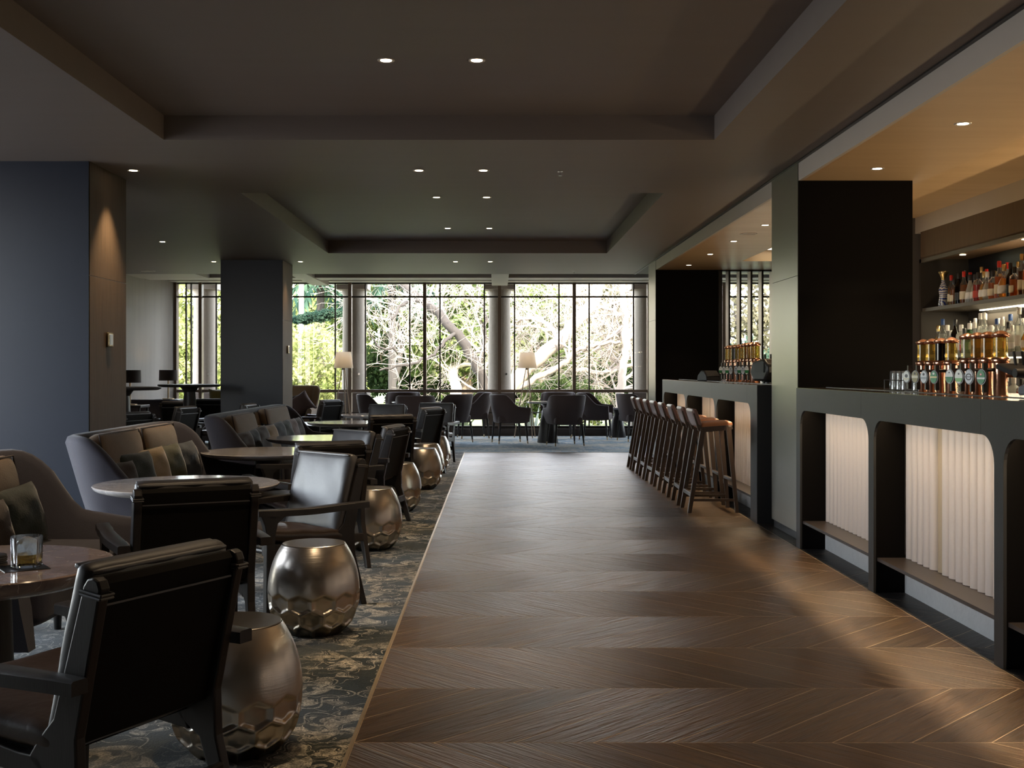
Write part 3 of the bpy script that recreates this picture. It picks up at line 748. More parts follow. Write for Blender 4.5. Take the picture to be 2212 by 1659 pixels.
BADGES = [badge_mat('badge_round_mark', (.66, .68, .62), (Cr, -.012, .004), (Bk, .004, .010)),
          badge_mat('badge_olive', (.28, .24, .10), (Cr, .0, .007), (Bk, .018, .006)),
          badge_mat('badge_silver', (.62, .64, .64), ((.35, .38, .40), -.006, .006), (Bk, .014, .007)),
          badge_mat('badge_green_gold', (.03, .22, .07), ((.75, .65, .30), .0, .004), (Wt, .018, .006)),
          badge_mat('badge_half_green', Wt, (Gn, -.016, .015), (Bk, .020, .004)),
          badge_mat('badge_pale_green', (.72, .74, .66), ((.20, .45, .14), -.016, .009), (Bk, .014, .005)),
          badge_mat('badge_ring', (.52, .55, .58), (Bk, .0, .002), (Bk, .0, .014, .003)),
          badge_mat('badge_green_star', Gn, (Wt, -.006, .004), None)]
def star_mesh(r):
    pts = [(0.0,)] ; poly = []
    for k in range(10):
        a = PI / 2 + PI * k / 5; q = r if k % 2 == 0 else r * .42; poly.append((q * math.cos(a), q * math.sin(a)))
    return poly
m_star = M_('red_star', Rd, .3)
beers = [glassm('beer_gold', (.80, .62, .25), .8, 0, .22, (.65, .48, .15)), glassm('beer_amber', (.60, .38, .12), .8, 0, .25, (.45, .26, .07)), glassm('stout', (.05, .03, .02), .9, 0, .5, (.02, .012, .01)), glassm('beer_pale', (.70, .68, .48), .8, 0, .25, (.5, .48, .3))]
def tap_tower(label, x, ys, z, s, badges, beer_i, big_last=True):
    t = thing('beer_tap_tower', label, 'beer tap', (x, ys[-1], z))
    for i, y in enumerate(ys):
        yy = y - ys[-1]; r = .030 * s
        rc = .022 * s if i < len(ys) - 1 else .030 * s
        MB().lathe([(rc + .006, 0), (rc, .008), (rc, .155 * s)], 20, (0, yy, 0)).build('column', m_copper, t, smooth=50)
        MB().lathe([(r + .006, .150 * s), (r + .010, .158 * s), (r + .010, .168 * s), (r + .003, .176 * s)], 24, (0, yy, 0)).build('collar', m_copper, t, smooth=50)
        MB().lathe([(r, .176 * s), (r, .265 * s)], 24, (0, yy, 0)).build('sight_glass', beers[beer_i[i]], t, smooth=50)
        MB().lathe([(r + .003, .265 * s), (r + .009, .270 * s), (r + .009, .280 * s), (r * .6, .292 * s), (.004, .296 * s)], 24, (0, yy, 0)).build('cap', m_copper, t, smooth=50)
        h = MB().box(-.085, -.066, yy - .009, yy + .009, .02, .15 * s)
        h.tube([(-.075, yy, .12 * s), (-.01, yy, .12 * s)], .008, 8)
        h.build('tap_handle', m_blackm, t, smooth=0)
        bd = bpy.data.objects.new('badge', MB().lathe([(.0245, -.006), (.0245, .004)], 24).mesh('badge', m_blackm, 40)); COL.objects.link(bd); bd.parent = t
        bd.location = (-.088, yy, .088 * s); bd.scale = (1.45 * s, 1.0 * s, 1.0)
        bd.rotation_euler = (0, -PI / 2 , .55)
        # printed oval face, turned a little towards the aisle and the viewer
        pl = [(.0205 * s * math.cos(2 * PI * k / 24), .031 * s * math.sin(2 * PI * k / 24)) for k in range(24)]
        fc = MB().prism(pl, 'x', -.0045, -.0055)
        fo = fc.build('badge_print', BADGES[badges[i]], t, smooth=0); fo.location = (-.0895, yy, .088 * s); fo.rotation_euler = (0, 0, .55)
        if badges[i] == 7:
            so_ = MB().prism([(a, b + .012) for a, b in star_mesh(.007)], 'x', -.0062, -.0068).build('badge_star', m_star, t, smooth=0); so_.location = (-.0895, yy, .088 * s); so_.rotation_euler = (0, 0, .55)
    MB().tube([(.05, -.03, .10), (.06, -.05, .13), (.09, -.06, .13)], .007, 8).tube([(.05, -.03, .10), (0, 0, .10)], .010, 8).build('spout', m_copper, t)
    return t
tap_tower('copper beer tap tower beside the tumbler rack, one glass cylinder dark', 2.365, [6.42, 6.29, 6.16, 6.02], 1.122, 1.0, [0, 1, 2, 3], [0, 0, 2, 0])
tap_tower('copper beer tap tower next to the payment terminal, with green star badge', 2.36, [5.80, 5.68, 5.56, 5.42], 1.122, 1.05, [4, 5, 6, 7], [3, 1, 1, 0])
tap_tower('copper beer tap tower on far counter, left group', 2.62, [13.06, 12.88, 12.70, 12.50], 1.122, 1.35, [4, 2, 4, 2], [0, 0, 2, 0])
tap_tower('copper beer tap tower on far counter, beside the black till', 2.62, [12.22, 12.06, 11.88, 11.70], 1.122, 1.38, [2, 4, 2, 4], [0, 1, 0, 0])

# tumblers in wire racks at the bar end
m_tumb = glassm('tumbler_glass', (.93, .95, .97), 1.0, 0, .16, (.8, .82, .86))
tm = MB().lathe([(.030, 0), (.034, .004), (.037, .115), (.0345, .115), (.031, .012), (.004, .010)], 18, cap1=False).mesh('tumbler', m_tumb, 50)
n = 0
for r_ in range(2):
    for c_ in range(6):
        o = bpy.data.objects.new('tumbler', tm); COL.objects.link(o)
        o.location = (2.42 + .082 * r_, 7.02 - .088 * c_ - (.10 if c_ > 2 else 0), 1.126); o.rotation_euler = (PI, 0, 0); o.location.z += .115
        tag(o, 'upturned clear tumbler, %s in the %s row of the %s wire rack' % (('first', 'second', 'third')[c_ % 3], ('front', 'rear')[r_], ('farther', 'nearer')[c_ > 2]), 'tumbler', 'tumblers in the wire racks')
for j, y in enumerate((6.93, 6.57)):
    t = thing('wire_rack', ('black wire glass rack nearer the dark pillar', 'black wire glass rack nearer the beer taps')[j], 'rack', (2.46, y, 1.124))
    for z in (.006, .062):
        MB().tube([(-.09, -.145, z), (.09, -.145, z), (.09, .145, z), (-.09, .145, z), (-.09, -.145, z)], .0025, 6).build('wire', m_black, t)
    for sx in (-.09, .09):
        for sy in (-.145, .145): MB().tube([(sx, sy, 0), (sx, sy, .064)], .0025, 6).build('wire', m_black, t)

# payment terminal at right edge, tills on the far counter
m_face2 = M_('matte_black_plastic', (.012, .012, .013), .6, spec=.2)
t = thing('payment_terminal', 'black payment terminal with printer on near counter at right edge', 'terminal', (2.435, 5.15, 1.122), .10)
for x_ in (-.07, -.03): MB().tube([(x_, .10, .12), (x_ - .008, .11, .21)], .007, 8).build('antenna', m_face2, t)
R_ = Matrix.Rotation(-.5, 4, 'X')
MB().roundbox(.29, .17, .03, .012, Matrix.Translation((.0, .07, .125)) @ Matrix.Rotation(.22, 4, 'X')).build('screen_housing', m_face2, t)
MB().tube([(-.148, -.02, .112), (.148, -.02, .112)], .021, 16).build('front_bar', m_blackm, t)
MB().prism([(-.10, .012), (.06, .012), (.06, .05), (-.05, .085), (-.10, .075)], 'x', -.09, .13).build('printer', M_('grey_plastic', (.12, .125, .14), .35), t, bevel=.01)
MB().box(-.05, .05, -.10, .06, 0, .012).build('foot', m_blackm, t)
MB().tube([(0, .04, .05), (0, .05, .115)], .022, 10).build('neck', m_blackm, t)
t = thing('card_reader', 'small dark wedge shaped card reader on far counter', 'terminal', (2.36, 12.9, 1.122), .2)
MB().prism([(-.15, 0), (.15, 0), (.13, .06), (.03, .115), (-.06, .115), (-.14, .06)], 'x', -.08, .08).build('housing', m_face2, t, bevel=.012)
MB().box(-.075, .075, -.145, -.06, .052, .056).build('keypad', m_black, t)
t = thing('till', 'black till head with two antennae on far counter against the pillar', 'till', (2.52, 10.75, 1.122), .3)
MB().prism([(-.16, .10), (-.10, .02), (.10, .02), (.17, .10), (.12, .20), (-.08, .23), (-.16, .17)], 'x', -.10, .10).build('housing', m_blackm, t, bevel=.02)
MB().box(-.105, -.10, -.10, .06, .10, .19).build('screen', m_black, t)
MB().lathe([(.05, 0), (.05, .01), (.02, .03)], 16).build('foot', m_blackm, t)
for x in (-.03, .03): MB().tube([(x, 0, .2), (x, 0, .27)], .009, 8).build('antenna', m_blackm, t)
# ---------------------------------------------------------------- lounge chairs (dark ash frame, hide sling, leather cushions)
def chair_proto():
    t = bpy.data.objects.new('lounge_chair', None); COL.objects.link(t)
    for s in (-1, 1):
        x0, x1 = (s * .2325 - .016, s * .2325 + .016)
        post = [(-.372, 0), (-.335, 0), (-.235, .27), (-.13, .335), (-.165, .385), (-.215, .44), (-.312, .755), (-.325, .772), (-.343, .776), (-.358, .768), (-.366, .75), (-.288, .40), (-.292, .28)]
        MB().prism(post, 'x', x0, x1).build('rear_leg', m_dwood, t, smooth=0, bevel=.005)
        rail = [(-.20, .285), (-.17, .345), (-.10, .345), (.27, .385), (.27, .325)]
        MB().prism(rail, 'x', x0, x1).build('side_rail', m_dwood, t, smooth=0, bevel=.004)
        xa = s * .283
        leg = [(.262, 0), (.296, 0), (.292, .43), (.305, .487), (.325, .530), (.325, .541), (.12, .533), (.19, .515), (.228, .487), (.242, .43)]
        MB().prism(leg, 'x', xa - .017, xa + .017).build('front_leg', m_dwood, t, smooth=0, bevel=.004)
        rings = []
        for k in range(13):
            u = k / 12; y = -.340 + .690 * u; w = .024 + .010 * math.sin(PI * min(1, u * 1.1)) + (.006 if u > .8 else 0)
            z = .530 + .012 * math.cos(PI * u * 1.6) * .5 + .016 * u; th = .034 - .010 * max(0, u - .7)
            xi = xa + s * .004 * math.sin(PI * u)
            rings.append([(xi - w, y, z - th / 2), (xi + w, y, z - th / 2), (xi + w, y, z + th / 2 - .004), (xi + w - .005, y, z + th / 2), (xi - w + .005, y, z + th / 2), (xi - w, y, z + th / 2 - .004)])
        MB().loft(rings).build('armrest', m_dwood, t, smooth=50)
        a = MB()
        for zz in (.728, .736):
            yy = -.348 + (.755 - zz) * .23
            a.tube([(s * .2325 - .019, yy - .028, zz), (s * .2325 + .019, yy - .028, zz), (s * .2325 + .019, yy + .036, zz + .008), (s * .2325 - .019, yy + .036, zz + .008), (s * .2325 - .019, yy - .028, zz)], .0035, 6)
        a.build('strap', m_leather, t)
    MB().tube([(-.24, -.335, .752), (.24, -.335, .752)], .0165, 12).build('top_rail', m_dwood, t)
    MB().box(-.222, .222, -.320, -.297, .165, .215).build('rear_stretcher', m_dwood, t, smooth=0, bevel=.005)
    MB().tube([(-.26, .255, .345), (.26, .255, .345)], .015, 10).build('front_rail', m_dwood, t)
    # hide sling stretched behind the cushion and rolled over the top rail
    pts = [(-.262, .375), (-.270, .42), (-.350, .735), (-.354, .757), (-.343, .772), (-.328, .771), (-.317, .757)]
    back = [(y, z) for y, z in pts]; inn = [(-.314, .74), (-.258, .43), (-.250, .375)]
    MB().prism(back + inn, 'x', -.214, .214).build('back_sling', m_sling, t, smooth=40)
    MB().box(-.214, .214, -.349, -.347, .706, .711, None).build('sling_seam', m_leather, t, smooth=0)
    lean = math.radians(14)
    Mb = Matrix.Translation((0, -.245, .585)) @ Matrix.Rotation(lean, 4, 'X')
    MB().roundbox(.475, .058, .44, .024, Mb, 12, .016, .005).build('back_cushion', m_leather, t, smooth=60)
    Mf = Matrix.Translation((0, -.292, .787)) @ Matrix.Rotation(lean, 4, 'X')
    MB().roundbox(.455, .066, .014, .006, Mf, 6).build('cushion_flap', m_leather, t, smooth=60)
    Ms = Matrix.Translation((0, .035, .400)) @ Matrix.Rotation(math.radians(5), 4, 'X')
    MB().roundbox(.500, .53, .060, .026, Ms, 12, .012, .003).build('seat_cushion', m_seatl, t, smooth=60)
    MB().box(-.222, .222, -.17, .25, .352, .360, Matrix.Rotation(math.radians(4), 4, 'X')).build('seat_support', m_sling, t, smooth=0)
    return t
CH = chair_proto(); ch_used = False
def chair_at(px, py, fx, fy, label, group='leather lounge chairs at the marble tables'):
    """place by the mid point of the backrest top (world x, y) and facing direction"""
    global ch_used
    f = Vector((fx, fy)).normalized(); x = px + f.x * .335; y = py + f.y * .335
    if not ch_used:
        o = CH; ch_used = True; o.location = (x, y, .003); o.rotation_euler = (0, 0, face(fx, fy)); tag(o, label, 'chair', group)
    else: o = copy_tree(CH, loc=(x, y, .003), rz=face(fx, fy), label=label, group=group); o['category'] = 'chair'
    return o
CHAIRS = [
 (-.805, 2.84, -.40, .21, 'dark lounge chair in the foreground at lower left, seen from behind'),
 (-1.21, 4.67, -.20, .42, 'dark lounge chair with its back to us in front of the nearest grey marble table'),
 (-.89, 6.31, -.36, -.36, 'lounge chair showing its black leather cushion, right behind the second metal drum'),
 (-1.01, 7.16, -.24, .34, 'dark lounge chair seen from behind, over the cushioned chair at the second drum'),
 (-1.03, 8.62, -.38, -.36, 'lounge chair with cushion towards us, at third marble table beside fourth drum'),
 (-.79, 9.32, -.56, .12, 'dark lounge chair back with hide sling just left of fourth metal drum'),
 (-1.03, 11.46, -.19, .343, 'dark lounge chair seen from behind at fourth marble table'),
 (-.745, 13.68, -.56, .28, 'dark lounge chair with tall back left of the farthest metal drum'),
 (-.80, 15.6, -.2, -1.0, 'lounge chair facing us half hidden behind the chair by the farthest drum'),
 (-1.41, 15.0, -.1, -1.0, 'lounge chair facing us behind the fifth marble table'),
 (-2.43, 17.1, -.9, .5, 'dark lounge chair in front of the window left of the tripod lamp'),
 (-3.22, 15.2, -1.0, .15, 'dark lounge chair against the farther left pillar behind the long sofa'),
 (-3.75, 14.1, -1.0, .25, 'dark lounge chair in profile left of farther pillar, near the tall tables'),
 (-4.50, 16.3, .05, 1.0, 'dark lounge chair with its back to us under the tall round tables'),
 (-3.78, 12.2, -.9, .35, 'dark lounge chair just right of the nearest left pillar'),
 (-4.36, 17.6, .05, 1.0, 'dark lounge chair before the mustard pillow near the window'),
]
for c_ in CHAIRS: chair_at(*c_)

# ---------------------------------------------------------------- metal drum side tables with faceted hexagons
def drum_mesh():
    prof = [(0.00, .132), (.05, .156), (.12, .181), (.22, .202), (.33, .213), (.45, .217), (.55, .2155), (.65, .210), (.75, .200), (.85, .185), (.93, .168), (1.0, .150)]
    H = .42; N = 168; K = 84; vs = []; fs = []
    zs = np.array([p[0] for p in prof]); rs = np.array([p[1] for p in prof])
    co = np.polyfit(zs, rs, 6)
    nhex = 12; w = 2 * PI / nhex; hh = w * .2 / H   # hexagon width (angle) and matching height as a fraction
    for k in range(K + 1):
        u = k / K; r0 = np.polyval(co, u); z = u * H
        for i in range(N):
            a = 2 * PI * i / N; off = 0
            best = 9
            for row in range(-1, 4):
                cz = .39 - row * .175
                ca = (0 if row % 2 == 0 else w / 2)
                da = (a - ca + w / 2) % w - w / 2
                dx = da / (w / 2); dz = (u - cz) / .117
                h = max(abs(dx), abs(dz) + abs(dx) * .5)
                if row >= 0: best = min(best, h)
                elif h < best and u > .4: best = best
            if best < 1.0: off = -.0145 * min(1, max(0, (.985 - best) / .30))
            vs.append(((r0 + off) * math.cos(a), (r0 + off) * math.sin(a), z))
    for k in range(K):
        for i in range(N):
            j = (i + 1) % N; fs.append((k * N + i, k * N + j, (k + 1) * N + j, (k + 1) * N + i))
    fs.append(tuple(range(N - 1, -1, -1)))
    return MB().add(vs, fs), np.polyval(co, 1.0), H
dm, rt, DH = drum_mesh()
dbody = dm.mesh('body', m_gold, 60, fix=False)
dtop = MB().lathe([(rt - .002, -.002), (rt - .001, .002), (rt - .004, .004), (rt - .02, .0035), (.001, .0035)], 64, cap0=False, cap1=False).mesh('top', m_gold, 30)
DR = [(-.855, 3.79, 'pale gold metal drum side table in foreground beside the nearest chair, hexagon dimples below'),
      (-.869, 5.50, 'silvery metal drum side table second from front, hexagon dimples below'),
      (-.876, 8.05, 'bronze toned metal drum side table third from front behind the black cushion'),
      (-.88, 10.2, 'narrowly seen bronze drum side table fourth from front behind a chair leg'),
      (-.789, 12.1, 'gold metal drum side table fifth from front, fully in view'),
      (-.80, 12.85, 'drum side table whose top peeks over the fifth drum under a chair'),
      (-.785, 14.33, 'farthest bright gold drum side table at the carpet edge'),
      (-.96, 3.30, 'drum side table hidden behind the foreground chair, dimples seen under its seat')]
for k, (x, y, lab) in enumerate(DR[:7]):
    t = thing('drum_table', lab, 'side table', (x, y, .003), k * .37, 'metal drum side tables')
    for nm, me, z in (('body', dbody, 0), ('top', dtop, DH)):
        o = bpy.data.objects.new(nm, me); COL.objects.link(o); o.parent = t; o.location = (0, 0, z)

# ---------------------------------------------------------------- round marble tables
def marble_table(x, y, r, h, th, mat, label, legs=False, ped=.10):
    t = thing('marble_table', label, 'table', (x, y, .003), random.uniform(0, .5), 'round marble lounge tables')
    MB().lathe([(r - .07, h - th), (r - .012, h - th * .55), (r - .001, h - .010), (r, h - .004), (r - .004, h), (.001, h)], 96, cap1=False).build('tabletop', mat, t, smooth=40)
    MB().lathe([(ped * 1.2, 0), (ped * 1.2, .02), (ped * 1.15, .05), (ped, h - th - .04), (ped * 1.3, h - th)], 40).build('pedestal', m_dwood, t, smooth=40)
    return t
marble_table(-1.72, 3.845, .43, .60, .062, m_marb1, 'rose marble table in left foreground holding the whisky tumbler')
marble_table(-1.73, 6.47, .507, .61, .042, m_marb2, 'round grey marble table between first and second sofas, reflecting a window')
marble_table(-1.79, 9.03, .507, .61, .042, m_marb2, 'round grey marble table on visible wooden pedestal, second from sofa end')
marble_table(-1.64, 10.8, .507, .61, .042, m_marb2, 'round marble table with bright window reflection before the long sofa')
marble_table(-1.78, 14.0, .507, .61, .042, m_marb2, 'round marble table at the far end of the long sofa')
marble_table(-1.70, 16.4, .507, .61, .042, m_marb2, 'farthest round marble table by the tripod lamp')

# tumbler of whisky with an ice ball, napkin, coaster stack
TX, TY, TZ = -1.535, 3.78, .603
m_cut = glassm('cut_crystal', (.95, .97, .98), 1.0, 0, .05)
t = thing('whisky_tumbler', 'cut glass tumbler of whisky on black napkin, rose marble table', 'glass', (TX, TY, TZ + .003))
g = MB(); n = 48; vs = []; pr = [(.040, 0), (.047, .004), (.0475, .045), (.0495, .100), (.0475, .100), (.0445, .045), (.043, .016), (.002, .014)]
rings = []
for k, (r, z) in enumerate(pr):
    rings.append([((r + (.0012 * math.cos(24 * 2 * PI * i / n) if k in (1, 2) else 0)) * math.cos(2 * PI * i / n), (r + (.0012 * math.cos(24 * 2 * PI * i / n) if k in (1, 2) else 0)) * math.sin(2 * PI * i / n), z) for i in range(n)])
g.loft(rings).build('glass_body', m_cut, t, smooth=25)
MB().lathe([(.042, .016), (.0440, .042), (.001, .042)], 32, cap1=False).build('whisky', glassm('whisky_liquid', (.85, .66, .25), .6, 0, .30, (.6, .42, .10)), t)
b = MB(); vs = []; fs = []
bm = bmesh.new(); bmesh.ops.create_icosphere(bm, subdivisions=3, radius=.0395)
for v in bm.verts: v.co *= 1 + .05 * math.sin(v.co.x * 150) * math.sin(v.co.z * 130 + 1) + .03 * math.sin(v.co.y * 210)
me = bpy.data.meshes.new('ice_ball'); bm.to_mesh(me); bm.free(); me.materials.append(glassm('ice', (.90, .93, .96), .9, .08, .42, (.85, .88, .92)))
io = bpy.data.objects.new('ice_ball', me); COL.objects.link(io); io.parent = t; io.location = (0, 0, .059)
t2 = tag(MB().box(-.07, .07, -.07, .07, 0, .002).build('napkin', m_black, smooth=0), 'square black paper napkin beneath the whisky tumbler', 'napkin'); t2.location = (TX - .01, TY - .005, TZ); t2.rotation_euler = (0, 0, .6)
cm_ = MB().lathe([(.047, 0), (.048, .002), (.047, .006)], 32).mesh('coaster', m_dwood, 40)
for k in range(5):
    o = bpy.data.objects.new('coaster', cm_); COL.objects.link(o); o.location = (-1.675 + random.uniform(-.002, .002), 3.84, TZ + .0065 * k)
    tag(o, 'dark round coaster at left edge on rose marble table, %s of stack' % ('lowest', 'second from bottom', 'middle', 'second from top', 'topmost')[k], 'coaster', 'stack of coasters')

# ---------------------------------------------------------------- sofas: wrap-around shell with sweeping arms
def upath(L, D, rc, n=9):
    """U in plan: right arm front -> back -> left arm front; returns points, outward normals, run parameter"""
    pts = []
    yb, yf = -D / 2, D / 2; hx = L / 2
    for k in range(9): pts.append((hx, yf - (yf - yb - rc) * k / 8, 1, 0))
    for k in range(1, n): a = -PI / 2 * k / n; pts.append((hx - rc + rc * math.cos(a), yb + rc + rc * math.sin(a), math.cos(a), math.sin(a)))
    m = 14
    for k in range(m + 1): pts.append((hx - rc - (2 * hx - 2 * rc) * k / m, yb, 0, -1))
    for k in range(1, n): a = -PI / 2 - PI / 2 * k / n; pts.append((-hx + rc + rc * math.cos(a), yb + rc + rc * math.sin(a), math.cos(a), math.sin(a)))
    for k in range(9): pts.append((-hx, yb + rc + (yf - yb - rc) * k / 8, -1, 0))
    return pts
def shell(L, D, rc, z0, hfun, thick, flare, taper=.0):
    rings = []
    for (x, y, nx, ny) in upath(L, D, rc):
        u = (y + D / 2) / D           # 0 back .. 1 front
        h = hfun(u, abs(x) / (L / 2)); f = flare * (h - z0) / .6; th = thick * (1 if u < .9 else 1 - .15 * (u - .9) / .1)
        tpx = taper
        def P(o, z, base=0): return (x + nx * (o - tpx * base), y + ny * (o - tpx * base), z)
        rings.append([P(0, z0, 1), P(f * .45, (z0 + h) / 2, .2), P(f, h - th * .45), P(f - th * .12, h - th * .12), P(f - th * .42, h), P(f - th * .8, h - th * .10), P(f - th, h - th * .45), P(-th * 1.15 + f * .3, (z0 + h) / 2, .1), P(-th * 1.3, z0, .2)])
    return MB().loft(rings)
def sm(u, a, b): 
    t = min(1, max(0, (u - a) / (b - a))); return t * t * (3 - 2 * t)
def sofa(x, y, L, label, hb=.85, ha=.54, split=False, D=.66):
    t = thing('sofa', label, 'sofa', (x, y, .003), -PI / 2)
    hf = lambda u, ax: ha + (hb - ha) * (1 - sm(u, .10, .62)) - .03 * sm(u, .6, 1)
    shell(L, D, .20, .17, hf, .105, .11, .06).build('shell', m_navy, t, smooth=60)
    w = L - .27
    for k in (range(2) if split else range(1)):
        ww = w / (2 if split else 1); cx = 0 if not split else (-w / 4 + k * w / 2)
        MB().roundbox(ww - .01, D - .14, .19, .055, Matrix.Translation((cx, .09, .335)), 12, .012).build('seat_cushion', m_navy, t, smooth=60)
        MB().roundbox(ww - .02, .05, .44, .022, Matrix.Translation((cx, -D / 2 + .045, .60)) @ Matrix.Rotation(math.radians(11), 4, 'X'), 10, .01).build('back_pad', m_brown, t, smooth=60)
    MB().prism([(-D / 2 + .08, .17), (D / 2 - .33, .17), (D / 2 - .05, .27), (D / 2 - .05, .30), (-D / 2 + .08, .30)], 'x', -w / 2 + .02, w / 2 - .02).build('base', m_navy, t, smooth=0)
    for sx in (-1, 1):
        for sy in (-D / 2 + .15, D / 2 - .33):
            MB().lathe([(.017, 0), (.026, .18)], 14, (sx * (L / 2 - .20), sy, 0)).build('leg', m_dwood, t)
    return t
SX = -2.19
sofa(-2.11, 5.05, 1.42, 'near navy curved sofa cut off by the left edge of the photo')
sofa(-2.19, 7.93, 1.96, 'middle navy and brown sofa with six throw pillows behind round marble table')
sofa(-2.15, 11.6, 3.2, 'long navy and brown sofa with eight throw pillows in front of farther pillar', split=True, D=.60)

def cushion(x, y, z, w, h, th, rz, tilt, mat, label, cat='pillow', name='throw_pillow', roll=0, group=None, box=False):
    mb = MB()
    if box:
        mb.roundbox(w, th, h, .05, None, 12, .035, .004)
        o = mb.build(name, mat, smooth=60)
        loop = [(sx * (w / 2 - .012), th * .40, sz * (h / 2 - .012)) for sx, sz in ((-1, -1), (1, -1), (1, 1), (-1, 1), (-1, -1))]
        pts = []
        for a, b in zip(loop[:-1], loop[1:]):
            for k in range(6): pts.append(Vector(a).lerp(Vector(b), k / 6))
        pts.append(Vector(loop[-1]))
        MB().tube(pts, .005, 6).build('piping', m_choc, o)
    else:
        mb.pillow(w, h, th, Matrix.Rotation(PI / 2, 4, 'X'), 12)
        o = mb.build(name, mat, smooth=60)
    o.location = (x, y, z)
    o.rotation_euler = (Matrix.Rotation(rz, 4, 'Z') @ Matrix.Rotation(tilt, 4, 'X') @ Matrix.Rotation(roll, 4, 'Y')).to_euler()
    return tag(o, label, cat, group)
R90 = -PI / 2
# loose back cushions (upright on the seat, leaning on the sofa back) and throw pillows
BCX = -2.37
cushion(-2.34, 5.28, .64, .66, .40, .10, R90, .22, m_brown, 'brown linen back cushion on the near sofa at left edge', 'cushion', 'back_cushion', box=True)
cushion(-2.43, 7.47, .645, .80, .42, .10, R90, .22, m_brown, 'brown linen back cushion nearer us on the middle sofa', 'cushion', 'back_cushion', box=True)
cushion(-2.43, 8.31, .645, .80, .42, .10, R90, .22, m_brown, 'brown linen back cushion farther along the middle sofa', 'cushion', 'back_cushion', box=True)
cushion(-2.35, 10.75, .635, .95, .42, .10, R90, .22, m_brown, 'creased brown linen back cushion at near end of the long sofa', 'cushion', 'back_cushion', box=True)
cushion(-2.35, 12.35, .645, 1.25, .42, .10, R90, .22, m_brown, 'wide brown linen back cushion on far half of the long sofa', 'cushion', 'back_cushion', box=True)
PX_ = -2.22
for (dx, y, mat, lab, rz, s) in [
    (-.02, 5.36, m_dgreen, 'dark green velvet throw pillow on the near sofa', .20, 1.0),
    (.02, 4.93, m_choc, 'brown throw pillow at left edge on the near sofa', .25, .9),
    (-.13, 7.16, m_choc, 'chocolate throw pillow against near arm of the middle sofa', .35, .9),
    (-.11, 7.42, m_dgreen, 'dark green throw pillow second from near arm of the middle sofa', .30, 1.05),
    (-.11, 7.75, m_sand, 'sand coloured throw pillow in centre of the middle sofa', .30, 1.05),
    (-.10, 8.10, m_olive, 'olive satin throw pillow right of the sand pillow', .30, 1.05),
    (-.08, 8.42, m_ink, 'dark teal throw pillow near far arm of the middle sofa', .30, 1.05),
    (-.10, 8.64, m_choc, 'dark brown throw pillow tucked at far arm of the middle sofa', .2, .9),
    (-.05, 10.27, m_choc, 'brown throw pillow at near arm of the long sofa', .35, .95),
    (-.05, 10.6, m_ink, 'dark teal throw pillow second along the long sofa', .3, .95),
    (-.05, 11.0, m_choc, 'dark brown throw pillow third along the long sofa', .3, 1.0),
    (-.05, 11.42, m_sand, 'sand throw pillow fourth along the long sofa', .3, 1.0),
    (-.05, 11.87, m_ink, 'ink blue throw pillow fifth along the long sofa', .3, 1.0),
    (-.05, 12.25, m_dgreen, 'dark green throw pillow sixth along the long sofa', .3, 1.0),
    (-.05, 12.62, m_mauve, 'dusty mauve throw pillow seventh along the long sofa', .3, 1.0),
    (-.05, 12.94, m_choc, 'dark brown throw pillow at far arm of the long sofa', .3, 1.0)]:
    cushion(PX_ + dx, y, .43 + .135 * s, .42 * s, .30 * s, .14, R90 - rz, .30, mat, lab, group='throw pillows on the sofas', roll=random.uniform(-.05, .05))

# ---------------------------------------------------------------- bar stools
def stool_proto():
    """local +X towards the bar"""
    t = bpy.data.objects.new('bar_stool', None); COL.objects.link(t)
    W2 = .19
    def beam(p, q, a, b, ax='y'):
        p, q = Vector(p), Vector(q); rings = []
        for c, (w, d) in ((p, a), (q, b)): rings.append([(c.x - w, c.y - d, c.z), (c.x + w, c.y - d, c.z), (c.x + w, c.y + d, c.z), (c.x - w, c.y + d, c.z)])
        return MB().loft(rings)
    for s in (-1, 1):
        beam((-.20, s * W2, 0), (-.075, s * (W2 - .025), .735), (.017, .015), (.024, .015)).build('rear_leg', m_bwood, t, smooth=0, bevel=.003)
        beam((.215, s * W2, 0), (.145, s * (W2 - .025), .755), (.015, .015), (.022, .015)).build('front_leg', m_bwood, t, smooth=0, bevel=.003)
        MB().prism([(-.12, .715), (-.085, .70), (.155, .72), (.185, .73), (.175, .765), (-.09, .745), (-.145, .87), (-.165, .865)], 'y', s * (W2 - .03) - .014, s * (W2 - .03) + .014).build('side_frame', m_bwood, t, smooth=0, bevel=.004)
        beam((0, 0, 0), (0, 0, 1), (1, 1), (1, 1))
        MB().box(-.185, .20, s * (W2 - .004) - .009, s * (W2 - .004) + .009, .100, .122).build('side_stretcher', m_bwood, t, smooth=0)
    MB().box(-.19, -.165, -W2 + .01, W2 - .01, .14, .175).build('rear_stretcher', m_bwood, t, smooth=0, bevel=.003)
    MB().box(.17, .20, -W2 + .01, W2 - .01, .27, .295).build('foot_rail', m_bwood, t, smooth=0, bevel=.003)
    MB().roundbox(.29, .33, .045, .018, Matrix.Translation((.04, 0, .762)) @ Matrix.Rotation(math.radians(-4), 4, 'Y'), 8, .012).build('seat', m_tan, t, smooth=60)
    MB().roundbox(.042, .35, .165, .018, Matrix.Translation((-.128, 0, .825)) @ Matrix.Rotation(math.radians(-20), 4, 'Y'), 8, .008).build('backrest', m_oxblood, t, smooth=60)
    return t
ST = stool_proto()
SY = [10.28, 10.86, 11.5, 12.16, 12.8, 13.42, 14.08, 14.66]
nm_ = ['nearest', 'second nearest', 'third nearest', 'fourth nearest', 'fifth nearest', 'sixth nearest', 'second farthest', 'farthest']
